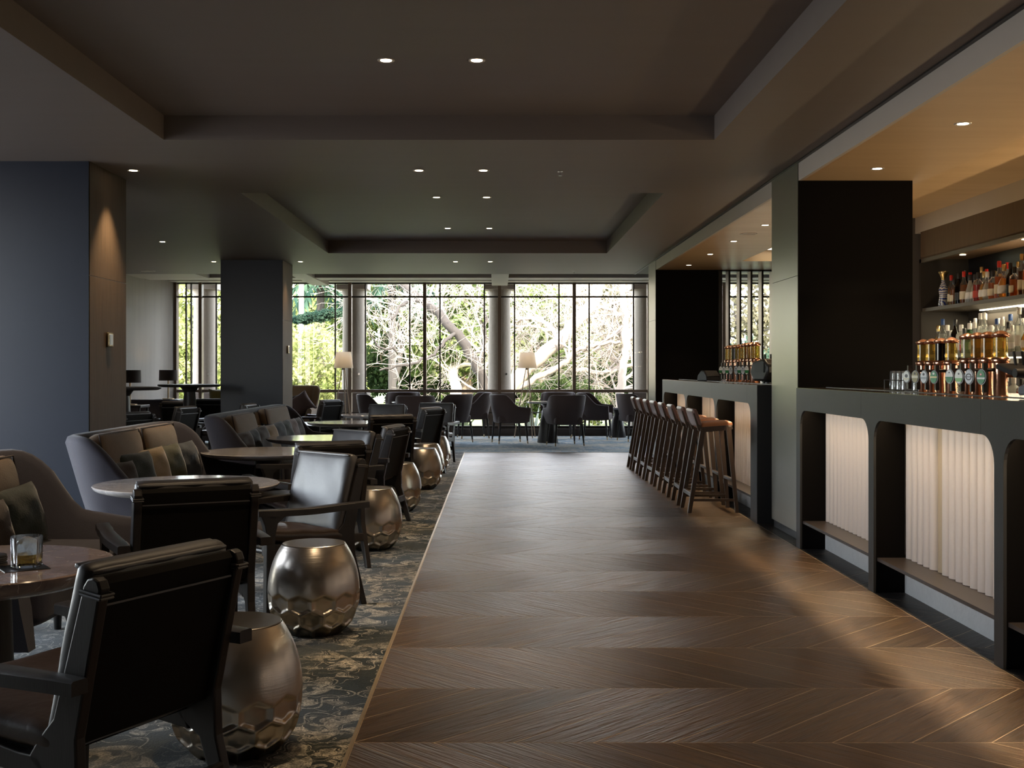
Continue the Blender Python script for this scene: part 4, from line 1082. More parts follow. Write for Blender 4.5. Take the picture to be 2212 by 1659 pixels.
for k, y in enumerate(SY):
    o = ST if k == 0 else copy_tree(ST)
    o.location = (1.878, y, 0); o.rotation_euler = (0, 0, random.uniform(-.03, .03))
    tag(o, 'walnut bar stool with tan leather seat, %s of the row at the far counter' % nm_[k], 'stool', 'bar stools at the farther counter')
# ---------------------------------------------------------------- tub chairs and tables by the window
m_ferr = M_('brass_ferrule', (.45, .34, .22), .35, metal=.9)
def tub_proto():
    t = bpy.data.objects.new('tub_chair', None); COL.objects.link(t)
    hf = lambda u, ax: .62 + .21 * (1 - sm(u, .22, .70)) - .015 * sm(u, .7, 1)
    shell(.58, .58, .25, .36, hf, .055, .05, .05).build('shell', m_plum, t, smooth=60)
    MB().roundbox(.47, .52, .13, .045, Matrix.Translation((0, .03, .41)), 10, .012).build('seat', m_plum, t, smooth=60)
    MB().prism([(-.22, -.22), (.22, -.22), (.24, .26), (-.24, .26)], 'z', .345, .375).build('base', m_plum, t, smooth=0, bevel=.01)
    for sx in (-1, 1):
        for sy in (-.21, .23):
            lg = MB().tube([(sx * .24, sy * 1.12, .05), (sx * .215, sy, .36)], [.013, .022], 10).build('leg', m_dwood, t)
            MB().tube([(sx * .2440, sy * 1.14, 0), (sx * .24, sy * 1.12, .05)], [.011, .0132], 10).build('ferrule', m_ferr, lg)
    return t
TB = tub_proto()
TUBS = [(.21, 19.62, 1, .25, 'plum tub armchair in profile left of the conical pedestal table, under the right tripod lamp'),
        (1.13, 19.05, -.25, 1, 'plum tub armchair with its back to us at the conical pedestal table'),
        (1.12, 21.15, -.1, -1, 'plum tub armchair facing us behind the conical pedestal table'),
        (1.76, 20.75, 1, -.25, 'plum tub armchair with its cushion showing, left of the small window table'),
        (2.42, 20.2, 1, .3, 'tall seeming plum tub armchair next to the farthest bar stool'),
        (-2.05, 19.6, 1, .15, 'plum tub armchair in profile right of the left tripod lamp'),
        (-1.30, 18.6, .0, 1, 'plum tub armchair with its back to us at the left window table'),
        (-.75, 19.75, -.75, .6, 'plum tub armchair seen from behind, right of the left window table'),
        (-.42, 21.1, -1, -.2, 'plum tub armchair facing left in front of the central window column'),
        (-1.72, 21.15, .0, -1, 'plum tub armchair facing us between the window and the left window table')]
for k, (x, y, fx, fy, lab) in enumerate(TUBS):
    o = TB if k == 0 else copy_tree(TB)
    o.location = (x, y, .003); o.rotation_euler = (0, 0, face(fx, fy)); tag(o, lab, 'armchair', 'tub armchairs by the windows')
def cone_table(x, y, r, h, label, waist=False):
    t = thing('pedestal_table', label, 'table', (x, y, .003), 0, 'pedestal tables by the windows')
    MB().lathe([(r - .03, h - .03), (r, h - .012), (r - .002, h), (.001, h)], 56, cap1=False).build('tabletop', m_marb2, t)
    pr = [(.155, 0), (.158, .015), (.105, h - .22), (.075, h - .17), (.06, h - .12), (.085, h - .03)] if waist else [(.175, 0), (.178, .015), (.10, h - .16), (.075, h - .12), (.075, h - .06), (.12, h - .03)]
    MB().lathe(pr, 36).build('pedestal', m_dwood, t)
cone_table(.87, 19.75, .37, .70, 'round window table with tall dark conical pedestal amid tub armchairs')
cone_table(-1.36, 20.0, .46, .69, 'round window table at left mostly hidden by tub armchairs')
cone_table(2.22, 21.3, .30, .55, 'small round window table with waisted pedestal near the bar stools', True)

# tripod floor lamps
def shade_mat():
    m, t = newmat('linen_lampshade')
    tl = t.node('ShaderNodeBsdfTranslucent'); tl.inputs[0].default_value = (.86, .80, .72, 1)
    df = t.node('ShaderNodeBsdfDiffuse'); df.inputs[0].default_value = (.84, .78, .71, 1)
    a = t.node('ShaderNodeMixShader', inp={0: .5, 1: tl.outputs[0], 2: df.outputs[0]}); o = t.node('ShaderNodeOutputMaterial'); t.l.new(a.outputs[0], o.inputs[0]); return m
m_shade = shade_mat(); m_bulb = emis('bulb', (1, .80, .52), 10)
for k, (x, y, lab) in enumerate([(-2.74, 20.7, 'tripod floor lamp with pinkish tapered shade before the left window column'), (.56, 21.2, 'tripod floor lamp with lit cream tapered shade right of the central column')]):
    t = thing('floor_lamp', lab, 'floor lamp', (x, y, .003), .4, 'tripod floor lamps')
    MB().lathe([(.175, 1.27), (.132, 1.56), (.130, 1.56), (.172, 1.27)], 40, cap0=False, cap1=False).build('shade', m_shade, t, smooth=40)
    for q in range(3):
        a = 2 * PI * q / 3 + .5
        MB().tube([(.24 * math.cos(a), .24 * math.sin(a), 0), (.02 * math.cos(a), .02 * math.sin(a), 1.30)], [.010, .008], 8).build('leg', M_('pale_ash', (.38, .28, .19), .5), t)
    MB().lathe([(.03, 1.24), (.035, 1.30), (.012, 1.34)], 16).build('hub', m_black, t)
    MB().lathe([(.008, 1.36), (.03, 1.40), (.028, 1.44), (.006, 1.46)], 14).build('bulb', m_bulb, t)
    MB().tube([(.0, .01, 1.28), (.02, .03, .9), (.0, .02, .5), (.03, .0, .02)], .004, 6).build('cord', m_black, t)
    pl_ = bpy.data.lights.new('lamp_glow', 'POINT'); pl_.energy = 3 if k else 1.0; pl_.color = (1, .84, .62); pl_.shadow_soft_size = .04
    po = bpy.data.objects.new('lamp_glow', pl_); COL.objects.link(po); po.parent = t; po.location = (0, 0, 1.42)

# ---------------------------------------------------------------- left window corner: high tables, lamps, wing chair
def high_table(x, y, r, h, label):
    t = thing('high_table', label, 'table', (x, y, .003))
    MB().lathe([(r - .04, h - .035), (r - .004, h - .02), (r, h - .01), (r - .006, h), (.001, h)], 56, cap1=False).build('tabletop', m_dwood, t)
    MB().lathe([(.22, 0), (.22, .015), (.085, h - .30), (.075, h - .10), (.12, h - .035)], 32).build('pedestal', m_dwood, t)
high_table(-4.2, 13.0, .42, 1.05, 'tall dark round bar table just right of the nearest left pillar')
high_table(-4.06, 15.3, .41, 1.05, 'tall dark round bar table left of the farther pillar')
for k, (x, y, lab) in enumerate([(-5.62, 19.8, 'table lamp with dark drum shade in front of the left window edge'), (-5.26, 16.6, 'table lamp with dark drum shade half hidden by the nearest left pillar')]):
    t = thing('table_lamp', lab, 'table lamp', (x, y, .74))
    MB().lathe([(.155, .32), (.150, .50), (.148, .50), (.153, .32)], 32, cap0=False, cap1=False).build('shade', M_('dark_shade', (.05, .033, .028), .8), t, smooth=40)
    MB().lathe([(.10, 0), (.10, .015), (.012, .02), (.012, .40)], 20).build('stand', m_ferr, t)
    MB().lathe([(.02, .38), (.03, .42), (.01, .46)], 12).build('bulb', m_bulb, t)
    pl_ = bpy.data.lights.new('lamp_glow', 'POINT'); pl_.energy = 6; pl_.color = (1, .68, .36); pl_.shadow_soft_size = .03
    po = bpy.data.objects.new('lamp_glow', pl_); COL.objects.link(po); po.parent = t; po.location = (0, 0, .43)
    s = thing('side_table', ('dark side table carrying the table lamp at left window edge', 'dark side table carrying the lamp by the nearest left pillar')[k], 'side table', (x, y, .003))
    MB().box(-.22, .22, -.22, .22, .70, .737).build('tabletop', m_dwood, s, smooth=0, bevel=.005)
    for sx in (-.19, .19):
        for sy in (-.19, .19): MB().tube([(sx, sy, 0), (sx, sy, .70)], .017, 8).build('leg', m_dwood, s)
# pale tan wing armchair behind farther pillar, with two pillows
t = thing('wing_armchair', 'tall tan wing armchair peeking out behind farther left pillar', 'armchair', (-3.45, 19.0, .003), PI)
hfw = lambda u, ax: .62 + .36 * (1 - sm(u, .05, .40))
shell(.86, .80, .12, .16, hfw, .10, .06, .02).build('shell', m_wingf, t, smooth=60)
MB().roundbox(.64, .66, .22, .05, Matrix.Translation((0, .06, .33)), 10, .012).build('seat', m_mauve, t, smooth=60)
for sx in (-.36, .36):
    for sy in (-.30, .32): MB().lathe([(.018, 0), (.024, .17)], 12, (sx, sy, 0)).build('leg', m_dwood, t)
cushion(-3.22, 19.02, .66, .40, .38, .14, PI, .30, m_mauve, 'pinkish brown pillow on the tan wing armchair, in front', roll=.6)
cushion(-3.36, 19.12, .64, .40, .38, .14, PI, .30, m_choc, 'darker brown pillow on the tan wing armchair, behind', roll=.2)
# mustard pillow on a low settee by the left window
t = thing('settee', 'low dark settee by the left window with a mustard pillow', 'sofa', (-4.68, 19.6, .003), PI)
hfs = lambda u, ax: .60 + .12 * (1 - sm(u, .1, .5))
shell(1.48, .80, .14, .16, hfs, .10, .05, .03).build('shell', m_plum, t, smooth=60)
MB().roundbox(1.24, .66, .22, .05, Matrix.Translation((0, .06, .33)), 10, .012).build('seat', m_plum, t, smooth=60)
for sx in (-.64, .64):
    for sy in (-.30, .32): MB().lathe([(.018, 0), (.024, .17)], 12, (sx, sy, 0)).build('leg', m_dwood, t)
cushion(-4.66, 19.72, .70, .52, .44, .15, PI, .22, m_must, 'mustard yellow pillow on the settee by the left window')
t = thing('armchair', 'broad charcoal armchair with its back to us below the left table lamp', 'armchair', (-5.2, 17.6, .003), 0)
shell(.80, .76, .16, .16, lambda u, ax: .60 + .20 * (1 - sm(u, .12, .5)), .10, .06, .03).build('shell', m_navy, t, smooth=60)
MB().roundbox(.58, .62, .22, .05, Matrix.Translation((0, .06, .33)), 10, .012).build('seat', m_navy, t, smooth=60)
for sx in (-.32, .32):
    for sy in (-.28, .30): MB().lathe([(.018, 0), (.024, .17)], 12, (sx, sy, 0)).build('leg', m_dwood, t)

# ---------------------------------------------------------------- ceiling fittings
m_lens = emis('downlight_lens', (1.0, .84, .58), 14); m_ring = M_('downlight_ring', (.55, .50, .45), .4, metal=.5)
ringm = MB().lathe([(.030, .002), (.031, -.001), (.044, -.004), (.047, -.001), (.047, .002)], 28, cap0=False, cap1=False).mesh('trim_ring', m_ring, 40)
lensm = MB().lathe([(.0305, 0), (.0305, .002)], 24).mesh('lens', m_lens, 0)
def downlight(px, py, z, label, e=12, group=None, spot=75):
    d = (z - EYE) * FX / (VY - py); x = wx(px, d)
    t = thing('downlight', label, 'downlight', (x, d, z), 0, group)
    for nm, me in (('trim_ring', ringm), ('lens', lensm)):
        o = bpy.data.objects.new(nm, me); COL.objects.link(o); o.parent = t; o.location = (0, 0, -.0025 if nm == 'lens' else -.0005)
    l = bpy.data.lights.new('downlight_beam', 'SPOT'); l.energy = e * 2.2; l.color = (1, .74, .46); l.spot_size = math.radians(spot); l.spot_blend = .7; l.shadow_soft_size = .03
    o = bpy.data.objects.new('downlight_beam', l); COL.objects.link(o); o.parent = t; o.location = (0, 0, -.01)
G1, G2, G3 = 'downlights along the ceiling centre', 'downlights over the left seating', 'downlights in the bar ceiling'
for a in [(834, 130, ZT, 'left round downlight in the nearest ceiling coffer', 26, G1), (1030, 130, ZT, 'right round downlight in the nearest ceiling coffer', 26, G1),
          (905, 368, ZC, 'left downlight in the flat band between the two coffers', 22, G1), (1044, 368, ZC, 'right downlight in the flat band between the two coffers', 22, G1),
          (943, 426, ZT, 'left nearer downlight in the second ceiling coffer', 20, G1), (1051, 426, ZT, 'right nearer downlight in the second ceiling coffer', 20, G1),
          (967, 493, ZT, 'left farther downlight in the second ceiling coffer', 18, G1), (1057, 493, ZT, 'right farther downlight in the second ceiling coffer', 18, G1),
          (984, 565, ZC, 'left downlight of the pair nearest the windows', 15, G1), (1059, 565, ZC, 'right downlight of the pair nearest the windows', 15, G1),
          (288, 368, ZC, 'downlight grazing the oak side of the nearest left pillar', 36, G2), (351, 522, ZC, 'downlight over the tall bar tables at left', 16, G2),
          (462, 565, ZC, 'downlight just left of the farther pillar', 14, G2), (649, 565, ZC, 'downlight just right of the farther pillar', 14, G2),
          (2080, 267, ZB, 'nearest downlight in the glossy bar ceiling', 22, G3), (1895, 364, ZB, 'bar ceiling downlight in front of the black pillar', 20, G3),
          (1653, 486, ZB, 'first bar ceiling downlight beyond the black pillar', 16, G3), (1585, 521, ZB, 'second bar ceiling downlight beyond the black pillar', 16, G3),
          (1534, 549, ZB, 'third bar ceiling downlight beyond the black pillar', 14, G3), (1488, 572.5, ZB, 'farthest bar ceiling downlight by the far pillar', 14, G3)]:
    downlight(a[0], a[1], a[2], a[3], a[4], a[5])
# lights of the same rows behind the camera position (out of frame, over the foreground)
for x, y, en in ((-.6, 3.9, 50), (-.1, 3.9, 16), (-2.75, 2.6, 60), (-2.75, 5.5, 60), (2.6, 4.9, 60), (2.6, 3.3, 60)):
    z = ZT if abs(x) < 1 else (ZC if x < 0 else ZB)
    l = bpy.data.lights.new('downlight_beam', 'SPOT'); l.energy = en; l.color = (1, .74, .46); l.spot_size = math.radians(75); l.spot_blend = .7; l.shadow_soft_size = .03
    o = bpy.data.objects.new('downlight_beam', l); COL.objects.link(o); o.location = (x, y, z - .01)
for px, py, z, lab, r in [(1617, 505, ZB, 'round ceiling loudspeaker grille in the bar ceiling', .085), (320, 585.5, ZC, 'round ceiling loudspeaker grille near left wallpaper wall', .11)]:
    d = (z - EYE) * FX / (VY - py); t = thing('ceiling_speaker', lab, 'speaker', (wx(px, d), d, z))
    MB().lathe([(r, .001), (r, -.005), (r - .012, -.005), (r - .014, -.001)], 32, cap0=False, cap1=False).build('rim', m_ring, t)
    MB().lathe([(r - .014, -.002), (.001, -.003)], 32, cap0=False, cap1=False).build('grille', m_soffit, t)
for px, py, lab in [(1210, 369.5, 'small sprinkler head in flat band between coffers'), (1240, 585, 'sprinkler head hanging near the windows')]:
    d = (ZC - EYE) * FX / (VY - py); t = thing('sprinkler', lab, 'sprinkler', (wx(px, d), d, ZC))
    MB().lathe([(.022, 0), (.022, -.005), (.008, -.008)], 20).build('plate', m_chrome, t)
    MB().lathe([(.006, -.008), (.006, -.030), (.016, -.034), (.016, -.036)], 14).build('head', m_chrome, t)
t = thing('glow_panel', 'glowing rectangular panel added as the bright patch in the bar ceiling recess, far end', 'glow panel', (3.55, 14.3, ZR))
MB().box(-.30, .30, -.30, .30, -.02, 0).build('frame', m_soffit, t, smooth=0)
MB().box(-.28, .28, -.28, .28, -.024, -.019).build('glow_face', emis('panel_glow', (1, .92, .78), 1.6), t, smooth=0)  # added glow stands in for the bright patch at the recess end

# ---------------------------------------------------------------- outside: stone columns, garden
def column(x, lab):
    t = thing('stone_column', lab, 'column', (x, 22.75, -.15), 0, 'stone columns outside the windows')
    MB().lathe([(.235, .95), (.225, 1.3), (.21, 2.85), (.235, 2.90), (.235, 2.96)], 40).build('shaft', m_stone, t, smooth=40)
    MB().box(-.30, .30, -.30, .30, 2.96, 3.3).build('capital', m_stone, t, smooth=0)
    MB().box(-.30, .30, -.30, .30, 0, .95).build('plinth', m_plinthstone, t, smooth=0, bevel=.01)
    MB().lathe([(.022, 0), (.022, .04)], 12).build('hook', m_chrome, t, loc=(.13, -.19, 1.31), rot=(PI / 2, 0, 0))
for k, (px, lab) in enumerate([(442, 'stone column outside the window left of the farther pillar'), (764, 'stone column outside behind the left tripod lamp'), (1079, 'stone column outside at centre of the window wall'), (1394, 'stone column outside beside the far bar pillar'), (1712, 'stone column outside hidden beyond the bar pillar')]):
    column(wx(px, 22.75), lab)
m_grass = M_('lawn_grass', (.16, .20, .07), .9, var=.6, vscale=1.5, col2=(.18, .18, .07), bump=.5, bscale=40)
struct(MB().box(-60, 60, 22.3, 110, -.5, -.2).build('lawn', m_grass, smooth=0))
m_bounce = M_('grey_bounce_ground', (.26, .25, .26), .85, var=.3, vscale=3)
struct(MB().box(-60, -6.6, -25, 22.3, -.5, -.2).build('bounce_ground', m_bounce, smooth=0))  # unseen ground added outside the left windows for neutral bounce light
m_path = M_('pale_path', (.30, .28, .24), .9, var=.3, vscale=6)
struct(MB().box(-60, 60, 23.4, 26.2, -.21, -.17).build('garden_path', m_path, smooth=0))

def bark(name, c): return M_(name, c, .9, var=.6, vscale=5, stretch=(4, 4, .8), bump=.5, bscale=20)
b_pale = bark('pale_bark', (.36, .30, .25)); b_grey = bark('grey_bark', (.040, .033, .029)); b_brown = bark('brown_bark', (.20, .14, .10))  # grey bark is darkened for the shade on the leaning trunk
def leafm(name, c, c2):
    if name in MATS: return MATS[name]
    m, t = newmat(name)
    tc = t.node('ShaderNodeTexCoord'); n = t.node('ShaderNodeTexNoise', inp={0: tc.outputs['Object'], 'Scale': 1.4, 'Detail': 3.0})
    f = t.ramp(n.outputs[0], [(.38, c), (.62, c2)])
    df = t.node('ShaderNodeBsdfDiffuse', inp={0: f}); tl = t.node('ShaderNodeBsdfTranslucent', inp={0: f})
    a = t.node('ShaderNodeMixShader', inp={0: .4, 1: df.outputs[0], 2: tl.outputs[0]}); o = t.node('ShaderNodeOutputMaterial'); t.l.new(a.outputs[0], o.inputs[0]); MATS[name] = m; return m
lf_lime = leafm('lime_leaves', (.17, .20, .06), (.30, .31, .14)); lf_mid = leafm('green_leaves', (.055, .085, .025), (.14, .165, .06)); lf_dark = leafm('dark_leaves', (.015, .028, .012), (.04, .06, .02)); lf_blue = leafm('blue_green_leaves', (.02, .045, .035), (.06, .10, .065)); lf_agave = leafm('agave_leaves', (.20, .23, .19), (.30, .33, .28))
def leaf_cloud(name, mat, blobs, count, size, parent, stuff=True):
    """loose leaves around ellipsoid crowns; each leaf a small bent quad"""
    vol = np.array([b[3] * b[4] * b[5] for b in blobs]) ** .67; vol = vol / vol.sum()
    ids = rng.choice(len(blobs), count, p=vol); B = np.array([b for b in blobs])[ids]
    d = rng.normal(size=(count, 3)); d /= np.linalg.norm(d, axis=1, keepdims=True)
    rad = rng.uniform(.45, 1.05, (count, 1)) ** .6
    clump = 1 + .18 * np.sin(d[:, :1] * 9 + ids[:, None]) * np.sin(d[:, 2:] * 8)
    c = B[:, :3] + d * rad * clump * B[:, 3:6]
    a = rng.normal(size=(count, 3)); a /= np.linalg.norm(a, axis=1, keepdims=True)
    e = np.cross(a, rng.normal(size=(count, 3))); e /= np.linalg.norm(e, axis=1, keepdims=True)
    s = size * rng.uniform(.6, 1.4, (count, 1))
    v = np.stack([c - a * s, c + e * s * .55, c + a * s, c - e * s * .55], 1).reshape(-1, 3)
    me = bpy.data.meshes.new(name); me.vertices.add(4 * count); me.vertices.foreach_set('co', v.ravel().astype(np.float32))
    me.loops.add(4 * count); me.loops.foreach_set('vertex_index', np.arange(4 * count, dtype=np.int32))
    me.polygons.add(count); me.polygons.foreach_set('loop_start', np.arange(0, 4 * count, 4, dtype=np.int32)); me.polygons.foreach_set('loop_total', np.full(count, 4, np.int32))
    me.materials.append(mat); me.update(); me.validate()
    o = bpy.data.objects.new(name, me); COL.objects.link(o); o.parent = parent; o['kind'] = 'stuff'; return o
def grow(mb, p, dirv, length, rad, depth, droop=.0, spread=.6, n=5, kids=(2, 4), up=.12):
    """one branch as a wandering tube, then its side shoots"""
    pts = [Vector(p)]; d = Vector(dirv).normalized(); k = 5 if depth > 1 else 3; rr = [rad]
    for i in range(k):
        d = (d + Vector((random.gauss(0, .16), random.gauss(0, .16), random.gauss(0, .14) + up * .3 - droop))).normalized()
        pts.append(pts[-1] + d * length / k); rr.append(rad * (1 - .55 * (i + 1) / k))
    mb.tube(pts, rr, 6 if rad > .03 else 3, cap=False)
    if depth <= 0: return
    for _ in range(random.randint(*kids)):
        i = random.randint(1, k); q = pts[i]
        nd = (d + Vector((random.gauss(0, spread), random.gauss(0, spread), random.gauss(.1, spread)))).normalized()
        grow(mb, q, nd, length * random.uniform(.45, .75), max(.004, rr[i] * .6), depth - 1, droop, spread, n, kids, up)
def limb(mb, pix, d, r0, r1):
    pts = [W(x, y, d + dd) for x, y, dd in pix]; m = len(pts); rr = [r0 + (r1 - r0) * k / (m - 1) for k in range(m)]
    dense = []; rd = []
    for k in range(m - 1):
        for j in range(5):
            u = j / 5; dense.append(pts[k].lerp(pts[k + 1], u) + Vector((random.gauss(0, .02), 0, random.gauss(0, .02)))); rd.append(rr[k] + (rr[k + 1] - rr[k]) * u)
    dense.append(pts[-1]); rd.append(rr[-1]); mb.tube(dense, rd, 12); return dense, rd
def bare_tree(label, d, limbs, barkm, twig_n, mt, seed):
    random.seed(seed)
    t = thing('bare_tree', label, 'tree', tuple(W(limbs[0][0][0][0], limbs[0][0][0][1], d) * Vector((1, 1, 0)) if False else (0, 0, 0)))
    allp = []
    for i, (pix, r0, r1) in enumerate(limbs):
        mb = MB(); a, b = limb(mb, pix, d, r0, r1); allp += list(zip(a, b))
        mb.build('trunk' if i == 0 else 'limb', barkm, t, smooth=60)
    tw = MB()
    for _ in range(twig_n):
        p, r = random.choice(allp)
        grow(tw, p, (random.gauss(0, 1), abs(random.gauss(.5, .5)), random.gauss(.25, .8)), random.uniform(.9, 2.0), min(.030, r * .40), 3, .02, .6, 4, (3, 5))
    o = tw.build('twigs', mt, t, smooth=0, fix=False); o['kind'] = 'stuff'
    return t
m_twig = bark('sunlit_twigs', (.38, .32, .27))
bare_tree('great leaning bare tree whose grey trunk crosses the left window bays', 27.0,
    [([(1062, 870, 0), (1044, 826, 0), (1006, 746, 0), (977, 708, 0), (921, 655, .2), (863, 610, .5), (800, 560, .8)], .13, .085),
     ([(918, 652, .2), (895, 648, -.3), (868, 658, -.8), (845, 690, -1.2)], .05, .03),
     ([(985, 716, 0), (960, 740, -.5), (930, 770, -.8), (880, 790, -1.2), (820, 800, -1.4)], .045, .02),
     ([(1035, 800, 0), (1046, 740, .4), (1049, 680, .8), (1030, 620, 1.0)], .07, .03),
     ([(860, 760, -1.0), (815, 745, -1.2), (795, 715, -1.4)], .03, .012)], b_grey, 36, m_twig, 11)
bare_tree('pale sunlit bare tree sloping up to the right behind right window bays', 26.4,
    [([(1085, 860, 0), (1141, 792, 0), (1209, 737, 0), (1245, 696, 0), (1281, 655, .2), (1300, 600, .5), (1318, 540, .7)], .17, .12),
     ([(1100, 850, .0), (1131, 828, 0), (1209, 792, -.2), (1245, 758, -.4), (1290, 742, -.6), (1340, 738, -.8)], .085, .035),
     ([(1245, 799, -.3), (1303, 806, -.3), (1341, 795, -.3), (1400, 785, -.2)], .055, .04),
     ([(1209, 737, 0), (1180, 695, .3), (1130, 690, .6), (1110, 700, .8)], .05, .02),
     ([(1281, 655, .2), (1320, 670, .0), (1350, 690, -.2)], .05, .02)], b_pale, 56, m_twig, 23)
bare_tree('upright pale trunk with twigs at the far right window bay', 25.6,
    [([(1336, 905, 0), (1339, 869, 0), (1345, 802, 0), (1350, 749, 0), (1352, 680, 0), (1340, 600, .3)], .115, .05),
     ([(1349, 749, 0), (1370, 715, .2), (1380, 660, .4)], .04, .02)], b_pale, 22, m_twig, 5)
def leafy(label, px, d, base_y, blobs, leaf, n, size, barkm, tr=.14, name='leafy_tree', cat='tree', trunk_top=None):
    x = wx(px, d); t = thing(name, label, cat, (x, d, -.2))
    top = max(b[2] for b in blobs) if trunk_top is None else trunk_top
    if tr:
        pts = [(random.gauss(0, .05) * k, 0, top * k / 5) for k in range(6)]
        MB().tube(pts, [tr * (1 - .5 * k / 5) for k in range(6)], 10).build('trunk', barkm, t)
        br = MB()
        for _ in range(6): grow(br, (0, 0, top * random.uniform(.4, .9)), (random.gauss(0, 1), random.gauss(0, 1), .5), 1.4, tr * .35, 2, 0, .5)
        o = br.build('branches', barkm, t, smooth=0, fix=False); o['kind'] = 'stuff'
    leaf_cloud('foliage', leaf, blobs, n, size, t)
    return t
random.seed(3)
leafy('lime green bush filling the lower left window bay', 668, 30, 850, [(0, 0, 1.4, 1.0, 1.0, 1.3), (.6, .3, .8, .9, .9, .9), (-.8, 0, 1.0, .9, .9, 1.0)], lf_lime, 9000, .06, b_brown, .05, 'garden_bush', 'bush')
leafy('pale hillside tree behind the white pole', 610, 46, 850, [(0, 0, 3.2, 2.8, 2.0, 2.4), (1.8, 0, 2.2, 1.8, 1.6, 1.8), (-2.4, 0, 2.4, 2.4, 2, 2.2)], lf_lime, 9000, .11, b_grey)
leafy('bright green tree at top of the left centre bay', 850, 38, 850, [(0, 0, 4.4, 2.2, 1.8, 1.5), (1.6, 0, 3.9, 1.6, 1.5, 1.2), (-1.2, 0, 3.6, 1.2, 1.2, 1.2)], lf_mid, 11000, .10, b_grey, .10, trunk_top=4)
leafy('green tree rising behind the leaning trunk', 1010, 40, 850, [(0, 0, 3.8, 2.2, 1.8, 2.0), (1.2, 0, 2.2, 1.4, 1.4, 1.4), (-.9, 0, 2.0, 1.3, 1.3, 1.0)], lf_mid, 11000, .10, b_brown, .24, trunk_top=4)
leafy('dense dark green conifer low behind the left twigs', 860, 42, 850, [(0, 0, 1.6, 1.5, 1.2, 1.2), (1.6, 0, 1.5, 1.4, 1.2, 1.0), (-1.4, 0, 1.2, 1.0, 1.0, .9)], lf_dark, 7000, .09, b_brown, .18)
leafy('tall tree with twin trunks behind the centre left mullion', 925, 44, 850, [(0, 0, 2.6, 1.4, 1.2, 1.0), (1.0, 0, 3.6, 1.4, 1.2, 1.0)], lf_mid, 7000, .10, b_pale, .20, trunk_top=3)
leafy('green tree with stout brown trunk right of the leaning trunk base', 983, 36, 850, [(0, 0, 2.4, 1.0, 1.0, .7), (-.6, 0, 2.1, .8, .8, .6)], lf_mid, 5000, .08, b_pale, .22, trunk_top=2.2)
leafy('shadowy green tree behind the pale sloping trunk', 1165, 36, 850, [(0, 0, 3.2, 1.0, .9, .9), (.9, 0, 2.2, 1.0, .9, .8), (-.8, 0, 1.5, .9, .9, .8)], lf_mid, 6000, .09, b_brown, .14)
leafy('distant olive tree behind the right twig canopy', 1290, 44, 850, [(0, 0, 3.8, 3.0, 2.0, 1.9), (-2.4, 0, 4.2, 1.8, 1.6, 1.4), (2.0, 0, 2.8, 1.8, 1.5, 1.5)], leafm('olive_grey_leaves', (.13, .12, .075), (.22, .195, .14)), 9000, .11, b_grey)
leafy('dark clipped hedge at the foot of the right bay', 1300, 30, 850, [(0, 0, .9, .55, .4, .8), (.7, 0, .8, .6, .4, .8), (-.7, 0, .7, .5, .4, .6)], lf_dark, 9000, .05, b_brown, 0, 'garden_hedge', 'hedge')
leafy('feathery green shrub low behind the right tripod lamp', 1195, 29, 850, [(0, 0, .7, .9, .5, .55), (.8, 0, .6, .6, .5, .5)], lf_mid, 5000, .06, b_brown, .03, 'garden_bush', 'bush')
leafy('blue green shrub seen between the screen fins', 1605, 26.5, 850, [(0, 0, 1.3, .9, .6, .8), (.7, 0, 1.0, .7, .6, .9), (-.5, 0, 1.0, .5, .5, .8)], lf_blue, 9000, .05, b_brown, .04, 'garden_bush', 'bush')
leafy('pale tree high behind the screen fins', 1600, 40, 850, [(0, 0, 4.0, 2.0, 1.5, 1.6), (1.5, 0, 3.0, 1.4, 1.2, 1.2)], leafm('olive_grey_leaves', (.13, .12, .075), (.22, .195, .14)), 5000, .10, b_grey)
leafy('lime hillside shrub outside the farthest left bay', 420, 32, 850, [(0, 0, 1.4, 1.3, 1.0, 1.2), (-1.0, 0, 1.9, 1.0, .9, 1.2)], lf_lime, 7000, .07, b_brown, .06, 'garden_bush', 'bush')
leafy('tall pale tree outside the farthest left bay', 440, 44, 850, [(0, 0, 3.6, 2.4, 1.6, 1.8), (-1.8, 0, 2.8, 1.6, 1.4, 1.6)], lf_lime, 7000, .11, b_grey)
m_olg = leafm('olive_shadow_leaves', (.05, .052, .025), (.13, .12, .07))
for k, (px, hgt, mt, lab) in enumerate([(700, 4.6, lf_mid, 'tall green backdrop tree behind the left tripod lamp bay'), (905, 5.6, lf_dark, 'tall dark backdrop tree behind the left centre bay'), (1015, 5.4, lf_mid, 'tall green backdrop tree left of the central column'),
      (1130, 5.4, m_olg, 'tall olive backdrop tree right of the central column'), (1225, 5.8, m_olg, 'tall olive backdrop tree behind the middle of the right bays'), (1320, 5.6, m_olg, 'tall olive backdrop tree behind the far right bay'), (1420, 5.6, m_olg, 'tall olive backdrop tree hidden by the far bar pillar')]):
    leafy(lab, px, 50 + 2 * (k % 2), 850, [(0, .0, hgt * .72, 1.5, 1.2, hgt * .30), (.9, 0, hgt * .42, 1.2, 1.1, hgt * .24), (-.9, 0, hgt * .36, 1.2, 1.1, hgt * .24), (0, 0, hgt * .15, 1.4, 1.0, hgt * .18)], mt, 17000, .16, b_brown, .2, 'backdrop_tree', trunk_top=hgt * .7)
